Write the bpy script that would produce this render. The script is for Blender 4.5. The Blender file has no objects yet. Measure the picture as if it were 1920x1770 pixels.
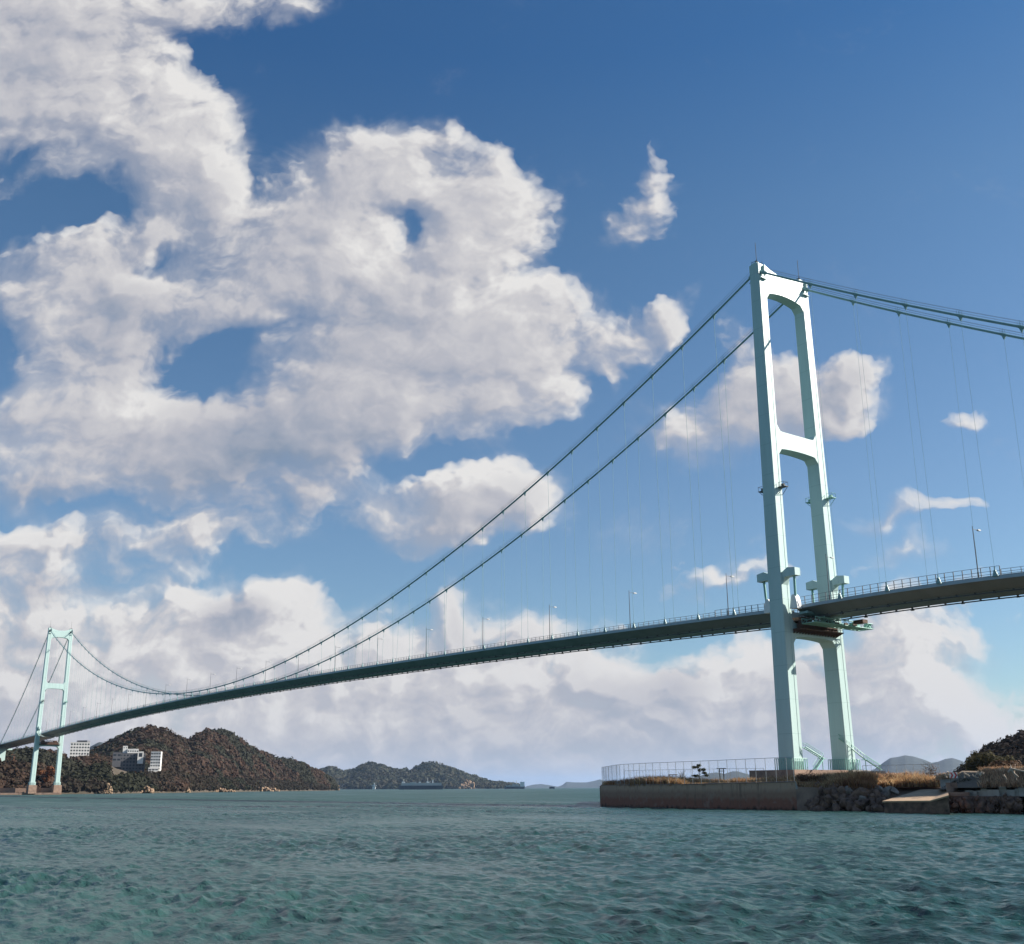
import bpy, bmesh, math, random
import numpy as np
from mathutils import Vector, Matrix
random.seed(7); rng = np.random.default_rng(7)
scene = bpy.context.scene
C = scene.collection
# ------------------------------------------------------------------ camera
CAM = np.array([158.181, -201.546, 3.8])
YAW, PIT, ROL, F, PPX, PPY = 0.9552, 0.2622, -0.0041, 1958.58, 930.85, 951.77
cy_, sy_ = math.cos(YAW), math.sin(YAW); cp_, sp_ = math.cos(PIT), math.sin(PIT)
FW = np.array([-sy_*cp_, cy_*cp_, sp_]); RT = np.array([cy_, sy_, 0.]); UP = np.cross(RT, FW)
c_, s_ = math.cos(ROL), math.sin(ROL); RT, UP = c_*RT + s_*UP, -s_*RT + c_*UP
cam = bpy.data.cameras.new("camera"); camo = bpy.data.objects.new("camera", cam); C.objects.link(camo)
M = Matrix(((RT[0], UP[0], -FW[0], CAM[0]), (RT[1], UP[1], -FW[1], CAM[1]), (RT[2], UP[2], -FW[2], CAM[2]), (0, 0, 0, 1)))
camo.matrix_world = M
cam.sensor_width = 36; cam.lens = 36*F/1920; cam.shift_x = (960-PPX)/1920; cam.shift_y = (PPY-885)/1920
cam.clip_start = .5; cam.clip_end = 120000
scene.camera = camo
cy = scene.cycles; cy.max_bounces = 4; cy.diffuse_bounces = 2; cy.glossy_bounces = 2; cy.transmission_bounces = 2; cy.volume_bounces = 0; cy.caustics_reflective = False; cy.caustics_refractive = False
# survey helpers: bearing and height of a landmark -> point in the world
def ray(x, y):
    d = FW + RT*(x-PPX)/F - UP*(y-PPY)/F
    return d/np.linalg.norm(d)
def at_d(x, y, dist):                 # horizontal distance
    d = ray(x, y); return CAM + d*dist/math.hypot(d[0], d[1])
def at_z(x, y, z):
    d = ray(x, y); return CAM + d*(z-CAM[2])/d[2]
def az_of(x): d = ray(x, 1479); return math.atan2(d[0], d[1])
def hgt(x, y, dist): return at_d(x, y, dist)[2]
# ------------------------------------------------------------------ light
SUN = Vector((0.62, 1.0, 0.79)).normalized()
SUN_EL = math.asin(SUN.z); SUN_AZ = math.atan2(SUN.x, SUN.y)
sun = bpy.data.lights.new("sun", 'SUN'); sun.energy = 5.0; sun.angle = math.radians(.5); sun.color = (1, .93, .84)
suno = bpy.data.objects.new("sun", sun); C.objects.link(suno)
suno.rotation_euler = SUN.to_track_quat('Z', 'Y').to_euler()
scene.view_settings.view_transform = 'Standard'; scene.view_settings.look = 'None'
scene.view_settings.exposure = 1.0; scene.view_settings.gamma = 1
# ------------------------------------------------------------------ world: sky and clouds
world = bpy.data.worlds.new("World"); scene.world = world; world.use_nodes = True
nt = world.node_tree; nt.nodes.clear()
F0 = Vector((-sy_, cy_, 0)); R0 = Vector((cy_, sy_, 0))
class NG:
    def __init__(s, t): s.t = t
    def n(s, ty, **k):
        n = s.t.nodes.new(ty)
        for a, b in k.items(): setattr(n, a, b)
        return n
    def l(s, a, b): s.t.links.new(a, b)
    def m(s, op, a, b=None, c=None, clamp=False):
        n = s.t.nodes.new('ShaderNodeMath'); n.operation = op; n.use_clamp = clamp
        for i, v in enumerate((a, b, c)):
            if v is None: continue
            if isinstance(v, (int, float)): n.inputs[i].default_value = v
            else: s.l(v, n.inputs[i])
        return n.outputs[0]
    def v(s, op, a, b=None, sc=None):
        n = s.t.nodes.new('ShaderNodeVectorMath'); n.operation = op
        for i, v in enumerate((a, b)):
            if v is None: continue
            if isinstance(v, (tuple, Vector)): n.inputs[i].default_value = tuple(v)
            else: s.l(v, n.inputs[i])
        if sc is not None:
            if isinstance(sc, (int, float)): n.inputs['Scale'].default_value = sc
            else: s.l(sc, n.inputs['Scale'])
        return n.outputs['Value'] if op in ('DOT_PRODUCT', 'LENGTH') else n.outputs['Vector']
    def noise(s, vec, scale, detail=4, rough=.55, dist=0, lac=2.0):
        n = s.n('ShaderNodeTexNoise'); n.inputs['Scale'].default_value = scale; n.inputs['Detail'].default_value = detail
        n.inputs['Roughness'].default_value = rough; n.inputs['Distortion'].default_value = dist; n.inputs['Lacunarity'].default_value = lac
        if vec is not None: s.l(vec, n.inputs['Vector'])
        return n
    def mr(s, v, a, b, c=0., d=1., smooth=False):
        n = s.n('ShaderNodeMapRange'); n.clamp = True
        if smooth: n.interpolation_type = 'SMOOTHSTEP'
        s.l(v, n.inputs['Value']); 
        for k, x in zip(('From Min', 'From Max', 'To Min', 'To Max'), (a, b, c, d)): n.inputs[k].default_value = x
        return n.outputs['Result']
    def mix(s, f, a, b, blend='MIX'):
        n = s.n('ShaderNodeMix'); n.data_type = 'RGBA'; n.blend_type = blend
        for k, x in ((0, f), (6, a), (7, b)):
            if isinstance(x, (int, float)): n.inputs[k].default_value = x
            elif isinstance(x, tuple): n.inputs[k].default_value = (*x, 1) if len(x) == 3 else x
            else: s.l(x, n.inputs[k])
        return n.outputs[2]
def gno(x, y):
    d = ray(x, y); w = d[0]*F0[0] + d[1]*F0[1]
    return (d[0]*R0[0]+d[1]*R0[1])/w, d[2]/w
# cloud masses: bearing / height of centre, half-widths, tilt, weight
BL = [(60,60,370,300,0,1.4),(330,235,190,160,30,.9),(300,330,200,130,-25,.75),(70,180,330,190,0,.8),(420,0,260,60,0,.62),(575,0,80,60,0,.5),
 (385,330,80,150,0,.5),(130,345,330,90,0,.55),(250,420,240,70,-25,.6),
 (100,540,300,170,0,.85),(300,480,190,90,-32,.6),(240,620,260,160,0,.8),(80,790,330,190,0,1.0),(290,800,270,160,15,.95),(70,900,200,90,0,.45),
 (650,355,220,130,-18,1.0),(830,340,240,140,12,1.1),(930,410,135,190,0,1.0),(600,460,250,130,0,.8),(700,560,330,190,0,.9),(850,610,310,240,0,1.3),
 (900,750,190,120,0,.8),(965,640,130,180,0,.8),(600,720,270,190,0,.95),(500,830,320,160,-10,1.15),(660,800,190,110,0,.7),(450,410,140,130,0,.3),(820,240,90,60,0,.3),(460,560,190,110,0,.55),
 (430,915,200,70,-10,.35),(350,560,200,60,0,.3),
 (1200,340,60,100,12,.58),(1200,255,40,50,12,.20),(1135,440,130,62,-38,.60),(1085,480,60,40,-10,.2),(1145,625,145,64,-28,.68),(1240,583,80,42,-25,.75),(1100,680,50,50,-45,.3),
 (875,930,140,100,0,1.05),(800,975,200,100,0,.8),(950,945,110,90,0,.8),(1060,500,60,120,20,-.35),(760,870,200,35,0,-.35),(1060,720,50,120,0,-.3),(680,960,130,60,0,.3),
 (1385,770,190,150,0,.95),(1440,700,110,120,0,.7),(1590,735,140,115,0,1.05),(1640,705,60,80,10,.4),(1250,800,95,90,0,.75),(1645,705,52,70,15,.7),(1590,790,100,50,0,.5),(1500,760,170,120,0,.5),
 (1840,783,80,36,5,.6),(1810,977,150,46,-4,.52),(1690,997,150,34,-10,.42),(1690,1072,220,46,-9,.5),(1400,1077,160,34,2,.42),(1380,610,120,60,-20,.25),
 (60,1150,420,190,0,.95),(300,1330,1000,240,0,1.5),(640,1290,620,190,0,.9),(500,1155,210,80,0,.85),(375,1030,90,60,0,.6),(480,1020,150,50,0,.3),(555,945,70,40,0,.55),(80,1040,260,70,-6,.6),
 (880,1160,75,90,0,.6),(990,1190,230,90,0,.5),(1160,1160,110,50,0,.55),(1000,1350,600,190,0,1.1),
 (1280,1310,270,160,0,.9),(1400,1240,190,110,0,.85),(1580,1310,260,150,0,.8),(1720,1270,210,150,0,.8),(1800,1330,190,110,0,.8),(1930,1300,60,60,0,.35),(900,1520,2300,290,0,1.8),
 # holes where blue shows
 (45,310,130,75,0,-.52),(160,405,180,55,-5,-.55),(30,420,140,60,0,-.45),(275,490,90,45,-25,-.65),(420,655,170,140,0,-.72),(340,740,110,60,20,-.4),(20,680,90,130,0,-.6),(790,400,130,80,15,-.85),(300,45,60,60,0,-.2),(450,960,560,150,0,.36),(1150,1000,420,130,0,.22),(500,500,260,180,0,.25),(1800,1180,300,110,0,.3),(640,960,50,60,0,-.2),(285,700,80,60,20,-.35),(975,520,90,45,-20,-.6),(480,600,120,50,-30,-.45),(560,590,70,50,0,-.3)]
# grey undersides (-) and bright billows (+)
TL = [(480,860,320,170,-8,-.75),(230,620,200,110,0,-.3),(720,600,260,80,-20,-.15),(380,700,200,90,0,-.25),(420,1165,120,60,-25,-.8),(190,1085,90,40,-10,-.6),(70,1105,110,45,0,-.45),(190,1010,90,40,-30,-.45),(80,930,140,60,0,-.5),
 (900,450,170,180,0,.3),(700,330,230,80,-15,.25),(650,480,130,90,0,.35),(880,600,200,90,-15,.3),(640,740,100,70,0,.3),(110,590,70,110,20,.4),(230,780,230,110,30,.35),(250,220,220,160,35,.25),(100,870,160,70,20,.2),
 (870,900,120,80,0,.35),(520,1110,80,50,20,.35),(1000,1420,700,90,-3,-.25),(1350,1240,120,90,0,.35),(1270,1290,90,80,30,-.5),(1500,1400,420,80,0,-.4),(1740,1300,160,90,0,.3),(1430,1430,400,60,0,-.2),(1600,1250,150,50,-20,-.3),
 (1440,760,150,110,0,.1),(350,1290,650,170,0,.45),(1180,1230,150,60,-15,.35),(1390,1215,110,60,0,.5),(1340,1330,70,60,0,.4),(1180,1330,120,50,-20,-.35),(1680,1220,120,60,0,.45),(1750,1320,110,70,0,.45),(1620,1380,130,40,0,-.4),(1560,1290,60,60,0,-.4),(1840,1370,110,40,0,.3),(900,1270,260,60,0,.3),(60,60,300,150,0,-.1)]
def blob_group(name, lst):
    g = bpy.data.node_groups.new(name, 'ShaderNodeTree')
    g.interface.new_socket('V', in_out='INPUT', socket_type='NodeSocketVector')
    g.interface.new_socket('F', in_out='OUTPUT', socket_type='NodeSocketFloat')
    q = NG(g); gi = q.n('NodeGroupInput'); go = q.n('NodeGroupOutput'); acc = None
    for x, y, rx, ry, ro, w in lst:
        X, Y = gno(x, y); X1, _ = gno(x+1, y); _, Y1 = gno(x, y-1)
        mp = q.n('ShaderNodeMapping'); mp.vector_type = 'TEXTURE'
        mp.inputs['Location'].default_value = (X, Y, 0); mp.inputs['Rotation'].default_value = (0, 0, -math.radians(ro))
        mp.inputs['Scale'].default_value = (rx*(X1-X), ry*(Y1-Y), 1)
        q.l(gi.outputs[0], mp.inputs['Vector'])
        gr = q.n('ShaderNodeTexGradient'); gr.gradient_type = 'QUADRATIC_SPHERE' if ry > 45 else 'SPHERICAL'
        q.l(mp.outputs[0], gr.inputs[0])
        fac = gr.outputs['Fac' if 'Fac' in gr.outputs else 1]
        if ry > 45: fac = q.m('POWER', fac, .62)
        acc = q.m('MULTIPLY', fac, w) if acc is None else q.m('MULTIPLY_ADD', fac, w, acc)
    q.l(acc, go.inputs[0]); return g
gB = blob_group('cloud_masses', BL); gT = blob_group('cloud_tones', TL)
# density = masses + turbulent noise
gD = bpy.data.node_groups.new('cloud_density', 'ShaderNodeTree')
gD.interface.new_socket('V', in_out='INPUT', socket_type='NodeSocketVector'); gD.interface.new_socket('F', in_out='OUTPUT', socket_type='NodeSocketFloat')
gD.interface.new_socket('B', in_out='OUTPUT', socket_type='NodeSocketFloat')
q = NG(gD); gi = q.n('NodeGroupInput'); go = q.n('NodeGroupOutput')
V = gi.outputs[0]
def n2d(*a, **k):
    n = q.noise(*a, **k); n.noise_dimensions = '2D'; return n
w1 = n2d(V, 4.5, 2, .5); off = q.v('SCALE', q.v('SUBTRACT', w1.outputs['Color'], (.5, .5, .5)), sc=.10)
w2 = n2d(V, 17.0, 3, .6); off2 = q.v('SCALE', q.v('SUBTRACT', w2.outputs['Color'], (.5, .5, .5)), sc=.05)
VW = q.v('ADD', q.v('ADD', V, off), off2)
bn = q.n('ShaderNodeGroup'); bn.node_tree = gB; q.l(VW, bn.inputs[0])
n1 = n2d(q.v('MULTIPLY', VW, (1, 1.3, 1)), 7.0, 9, .62, .1)
def puff(scale, det):
    v_ = q.n('ShaderNodeTexVoronoi'); v_.voronoi_dimensions = '2D'; v_.feature = 'SMOOTH_F1'; v_.inputs['Scale'].default_value = scale; v_.inputs['Detail'].default_value = det
    v_.inputs['Roughness'].default_value = .55; v_.inputs['Smoothness'].default_value = .35; v_.normalize = True
    q.l(q.v('MULTIPLY', q.v('ADD', V, off2), (1, 1.75, 1)), v_.inputs['Vector']); return v_.outputs['Distance']
p1 = puff(15., 2.5)
base = q.m('MINIMUM', bn.outputs[0], 1.3)
a = q.m('MULTIPLY_ADD', q.m('SUBTRACT', n1.outputs[0], .5), 1.45, base)
a = q.m('MULTIPLY_ADD', q.m('SUBTRACT', .27, p1), .85, a)
a = q.m('SUBTRACT', a, q.mr(bn.outputs[0], 0., .35, .45, .0))
q.l(a, go.inputs[0]); q.l(base, go.inputs[1])
q = NG(nt)
tc = q.n('ShaderNodeTexCoord'); D = tc.outputs['Generated']
fz = q.m('MAXIMUM', q.v('DOT_PRODUCT', D, F0), .12)
sx = q.m('DIVIDE', q.v('DOT_PRODUCT', D, R0), fz); sz = q.m('DIVIDE', q.v('DOT_PRODUCT', D, (0, 0, 1)), fz)
cb = q.n('ShaderNodeCombineXYZ'); q.l(sx, cb.inputs[0]); q.l(sz, cb.inputs[1])
P = cb.outputs[0]
def dens(v):
    n = q.n('ShaderNodeGroup'); n.node_tree = gD; q.l(v, n.inputs[0]); return n.outputs
d0 = dens(P); d1 = dens(q.v('ADD', P, (.014, .011, 0)))
elev = q.v('DOT_PRODUCT', D, (0, 0, 1))
front = q.mr(q.v('DOT_PRODUCT', D, F0), .05, .4)
gen = q.m('MULTIPLY_ADD', q.noise(D, 2.2, 6, .6, .3).outputs[0], 2.0, -.95)          # scattered clouds in the rest of the sky
den = q.m('ADD', q.m('MULTIPLY', d0[0], front), q.m('MULTIPLY', gen, q.m('SUBTRACT', 1, front)))
grad = q.m('SUBTRACT', d0[0], d1[0])
# sunlit rims are crisp, lee sides melt into the blue
hi = q.mr(grad, -.18, .22, 1.1, .55)
alpha = q.m('DIVIDE', q.m('SUBTRACT', den, .08), hi, clamp=True)
alpha = q.m('MULTIPLY', alpha, q.m('MULTIPLY_ADD', alpha, -.55, 1.55), clamp=True)
veil = q.mr(q.m('MULTIPLY_ADD', q.m('SUBTRACT', q.noise(P, 9., 6, .65, .6).outputs[0], .5), 1.3, d0[1]), .10, .85, 0, .62, True)
alpha = q.m('MAXIMUM', alpha, q.m('MULTIPLY', veil, front))
tn = q.n('ShaderNodeGroup'); tn.node_tree = gT; q.l(P, tn.inputs[0])
light = q.m('MULTIPLY', grad, q.mr(elev, .08, .30, 1.5, .7))
light = q.m('MAXIMUM', q.m('MINIMUM', light, .30), -.30)
light = q.m('MULTIPLY_ADD', tn.outputs[0], .58, light)
thick = q.mr(den, .4, 1.5, .12, -.08)
soft = q.m('MULTIPLY', q.m('SUBTRACT', q.noise(P, 3.5, 4, .5, .2).outputs[0], .5), .45)
light = q.m('ADD', q.m('ADD', q.m('ADD', light, .60), thick), soft)
ramp = q.n('ShaderNodeValToRGB'); q.l(light, ramp.inputs[0])
cr = ramp.color_ramp; cr.elements[0].position = 0.0; cr.elements[0].color = (.125, .155, .205, 1); cr.elements[1].position = 1.0; cr.elements[1].color = (.40, .392, .385, 1)
for p_, c in ((.3, (.178, .195, .235, 1)), (.55, (.240, .243, .268, 1)), (.8, (.312, .307, .315, 1))):
    e = cr.elements.new(p_); e.color = c
ccol = q.mix(q.mr(elev, 0, .20, .50, 0.), ramp.outputs[0], (.325, .308, .304))
sky = q.n('ShaderNodeTexSky'); sky.sky_type = 'NISHITA'; sky.sun_disc = False
sky.sun_elevation = SUN_EL; sky.sun_rotation = SUN_AZ; sky.air_density = 1.0; sky.dust_density = .6; sky.ozone_density = 1.6; sky.altitude = 0
SKYS = .070
tr = q.n('ShaderNodeValToRGB'); q.l(elev, tr.inputs[0]); e_ = tr.color_ramp.elements
e_[0].position = 0; e_[0].color = (.62, .74, .80, 1); e_[1].position = .62; e_[1].color = (.27, .55, .77, 1)
for p_, c in ((.27, (.60, .73, .81, 1)), (.5, (.46, .67, .79, 1))):
    x_ = tr.color_ramp.elements.new(p_); x_.color = c
bc = q.mix(1.0, q.mix(1.0, sky.outputs[0], (SKYS, SKYS, SKYS), 'MULTIPLY'), tr.outputs[0], 'MULTIPLY')
col = q.mix(alpha, bc, ccol)
bg = q.n('ShaderNodeBackground'); q.l(col, bg.inputs[0]); bg.inputs[1].default_value = 1.0
ow = q.n('ShaderNodeOutputWorld'); q.l(bg.outputs[0], ow.inputs[0])
world.cycles.sampling_method = 'MANUAL'; world.cycles.sample_map_resolution = 256
# ------------------------------------------------------------------ materials
MATS = {}
def mat(name, col, rough=.6, metal=0., var=.15, scale=1.0, col2=None, bump=0., bscale=8., spec=.5, detail=5, stretch=(1, 1, 1), attr=None, trans=.3):
    m = bpy.data.materials.new(name); m.use_nodes = True; t = m.node_tree; q = NG(t)
    b = t.nodes['Principled BSDF']; b.inputs['Roughness'].default_value = rough; b.inputs['Metallic'].default_value = metal
    b.inputs['Specular IOR Level'].default_value = spec
    geo = q.n('ShaderNodeNewGeometry'); p = q.v('MULTIPLY', geo.outputs['Position'], stretch)
    n = q.noise(p, scale, detail, .6)
    f = q.mr(n.outputs[0], .3, .7)
    c2 = col2 if col2 else tuple(c*(1-var*2) for c in col)
    out = q.mix(f, c2, col)
    if attr:
        at = q.n('ShaderNodeAttribute'); at.attribute_name = attr
        out = q.mix(.85, out, at.outputs['Color'])
    q.l(out, b.inputs['Base Color'])
    if attr:
        tl = q.n('ShaderNodeBsdfTranslucent'); q.l(out, tl.inputs[0]); mx = q.n('ShaderNodeMixShader'); mx.inputs[0].default_value = trans; om = t.nodes['Material Output']
        q.l(b.outputs[0], mx.inputs[1]); q.l(tl.outputs[0], mx.inputs[2]); q.l(mx.outputs[0], om.inputs[0])
    q.l(q.mr(n.outputs[0], .3, .7, rough*1.1, rough*.9), b.inputs['Roughness'])
    if bump:
        bn = q.noise(p, bscale, 6, .6); bb = q.n('ShaderNodeBump'); bb.inputs['Strength'].default_value = 1; bb.inputs['Distance'].default_value = bump
        q.l(bn.outputs[0], bb.inputs['Height']); q.l(bb.outputs[0], b.inputs['Normal'])
    MATS[name] = m; return m
paint = mat('tower_paint', (.455, .60, .572), .45, var=.05, scale=.25, stretch=(1, 1, .15))
# weathering and plate seams on the tower paint
t = paint.node_tree; q = NG(t); b = t.nodes['Principled BSDF']; src = b.inputs['Base Color'].links[0].from_socket
geo = q.n('ShaderNodeNewGeometry'); sp = q.n('ShaderNodeSeparateXYZ'); q.l(geo.outputs['Position'], sp.inputs[0])
fr = q.m('FRACT', q.m('MULTIPLY', sp.outputs[2], 1/7.6)); seam = q.m('LESS_THAN', fr, .018)
c1 = q.mix(q.m('MULTIPLY', seam, .7), src, (.30, .43, .41))
st = q.noise(q.v('MULTIPLY', geo.outputs['Position'], (1.6, 1.6, .05)), 1.0, 5, .65)
c2 = q.mix(q.mr(st.outputs[0], .5, .75, 0, .45), c1, (.33, .45, .42)); q.l(c2, b.inputs['Base Color'])
farpaint = mat('far_tower_paint', (.66, .75, .76), .5, var=.04, scale=.2, stretch=(1, 1, .2))
cablem = mat('cable_paint', (.20, .36, .37), .5, var=.1, scale=.6)
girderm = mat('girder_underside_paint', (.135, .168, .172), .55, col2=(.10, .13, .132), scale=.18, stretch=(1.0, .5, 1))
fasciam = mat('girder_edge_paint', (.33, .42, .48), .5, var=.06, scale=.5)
darkst = mat('dark_steel', (.055, .065, .07), .6)
railm = mat('railing_steel', (.13, .14, .15), .5)
greym = mat('galvanised_steel', (.34, .36, .37), .45, metal=.3)
rust = mat('rusty_steel', (.14, .07, .04), .8, col2=(.05, .03, .025), scale=2)
gantm = mat('gantry_paint', (.25, .50, .43), .5, var=.1)
whitem = mat('white_paint', (.78, .78, .76), .5, var=.05)
lampm = mat('lamp_head_metal', (.62, .62, .60), .35, metal=.3)
road = mat('asphalt', (.05, .05, .052), .9, scale=4)
conc = mat('pale_concrete', (.40, .37, .33), .85, col2=(.26, .24, .21), scale=.6, bump=.02)
dconc = mat('dark_concrete', (.32, .215, .155), .9, col2=(.17, .115, .09), scale=.5, bump=.03)
# ------------------------------------------------------------------ mesh helpers
class MB:
    def __init__(s): s.v = []; s.f = []; s.mi = []; s.cur = 0
    def add(s, vs, fs):
        o = len(s.v); s.v += [tuple(map(float, p)) for p in vs]; s.f += [tuple(i+o for i in f) for f in fs]; s.mi += [s.cur]*len(fs)
    def hexa(s, p):     # 8 points: bottom 4 ccw, top 4 ccw
        s.add(p, [(3, 2, 1, 0), (4, 5, 6, 7), (0, 1, 5, 4), (1, 2, 6, 5), (2, 3, 7, 6), (3, 0, 4, 7)])
    def box(s, x0, x1, y0, y1, z0, z1):
        s.hexa([(x0, y0, z0), (x1, y0, z0), (x1, y1, z0), (x0, y1, z0), (x0, y0, z1), (x1, y0, z1), (x1, y1, z1), (x0, y1, z1)])
    def obox(s, c, ax, L, W, z0, z1):  # oriented box, ax unit dir in plan
        c = np.array(c[:2]); a = np.array(ax[:2])/np.linalg.norm(ax[:2]); n = np.array([-a[1], a[0]])
        q = [c-a*L/2-n*W/2, c+a*L/2-n*W/2, c+a*L/2+n*W/2, c-a*L/2+n*W/2]
        s.hexa([(*p, z0) for p in q]+[(*p, z1) for p in q])
    def tube(s, pts, r, n=6, cap=True, r2=None):
        pts = [np.array(p, float) for p in pts]; N = len(pts); rings = []
        for i, p in enumerate(pts):
            t = pts[min(i+1, N-1)]-pts[max(i-1, 0)]; t = t/np.linalg.norm(t)
            a = np.cross(t, (0, 0, 1) if abs(t[2]) < .95 else (1, 0, 0)); a /= np.linalg.norm(a); b = np.cross(t, a)
            rr = r if r2 is None else r+(r2-r)*i/(N-1)
            rings.append([p+rr*(math.cos(2*math.pi*k/n)*a+math.sin(2*math.pi*k/n)*b) for k in range(n)])
        vs = [v for R_ in rings for v in R_]; fs = []
        for i in range(N-1):
            for k in range(n):
                k2 = (k+1) % n; fs.append((i*n+k, i*n+k2, (i+1)*n+k2, (i+1)*n+k))
        if cap: fs += [tuple(range(n))[::-1], tuple((N-1)*n+k for k in range(n))]
        s.add(vs, fs)
    def prism(s, poly, f0, f1):   # poly of 2-D points, f0/f1 map to 3-D
        n = len(poly); s.add([f0(*p) for p in poly]+[f1(*p) for p in poly],
                             [tuple(range(n))[::-1], tuple(range(n, 2*n))]+[(i, (i+1) % n, n+(i+1) % n, n+i) for i in range(n)])
    def build(s, name, m=None, parent=None, smooth=False, loc=None, fix=True, mats=None):
        me = bpy.data.meshes.new(name); me.from_pydata(s.v, [], s.f); me.validate()
        for mm in (mats or [m]): me.materials.append(mm)
        if mats: me.polygons.foreach_set('material_index', s.mi)
        if fix and len(s.f) < 60000:
            bm = bmesh.new(); bm.from_mesh(me); bmesh.ops.recalc_face_normals(bm, faces=bm.faces); bm.to_mesh(me); bm.free()
        if smooth: me.polygons.foreach_set('use_smooth', [True]*len(me.polygons))
        o = bpy.data.objects.new(name, me); C.objects.link(o)
        if parent: o.parent = parent
        if loc is not None: o.location = loc
        return o
def tag(o, label=None, cat=None, group=None, kind=None):
    if label: o['label'] = label
    if cat: o['category'] = cat
    if group: o['group'] = group
    if kind: o['kind'] = kind
    return o
def empty(name, loc=(0, 0, 0), rz=0):
    o = bpy.data.objects.new(name, None); C.objects.link(o); o.location = loc; o.rotation_euler = (0, 0, rz); return o
def copy_tree(o, parent=None):
    c = o.copy(); C.objects.link(c); c.parent = parent
    for ch in [x for x in bpy.data.objects if x.parent == o]: copy_tree(ch, c)
    return c
def npmesh(name, v, f, m, smooth=False, col=None, parent=None):     # fast mesh from arrays, f is (n,k)
    me = bpy.data.meshes.new(name); v = np.asarray(v, np.float32); f = np.asarray(f, np.int32); k = f.shape[1]
    me.vertices.add(len(v)); me.vertices.foreach_set('co', v.ravel())
    me.loops.add(f.size); me.loops.foreach_set('vertex_index', f.ravel())
    me.polygons.add(len(f)); me.polygons.foreach_set('loop_start', np.arange(0, f.size, k, dtype=np.int32))
    if smooth: me.polygons.foreach_set('use_smooth', np.ones(len(f), bool))
    me.update(calc_edges=True); me.materials.append(m)
    if col is not None:
        a = me.color_attributes.new('tint', 'FLOAT_COLOR', 'POINT'); a.data.foreach_set('color', np.asarray(col, np.float32).ravel())
    o = bpy.data.objects.new(name, me); C.objects.link(o)
    if parent: o.parent = parent
    return o
# value noise for terrain
_T = rng.random((64, 64))
def vnoise(x, y, s):
    x = np.asarray(x)/s; y = np.asarray(y)/s; i = np.floor(x).astype(int); j = np.floor(y).astype(int); fx = x-i; fy = y-j
    fx = fx*fx*(3-2*fx); fy = fy*fy*(3-2*fy)
    g = lambda a, b: _T[a % 64, b % 64]
    return (g(i, j)*(1-fx)+g(i+1, j)*fx)*(1-fy)+(g(i, j+1)*(1-fx)+g(i+1, j+1)*fx)*fy-.5
def fbm(x, y, s, o=4): return sum(vnoise(x+17*k, y-31*k, s/2**k)/2**k for k in range(o))
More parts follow.
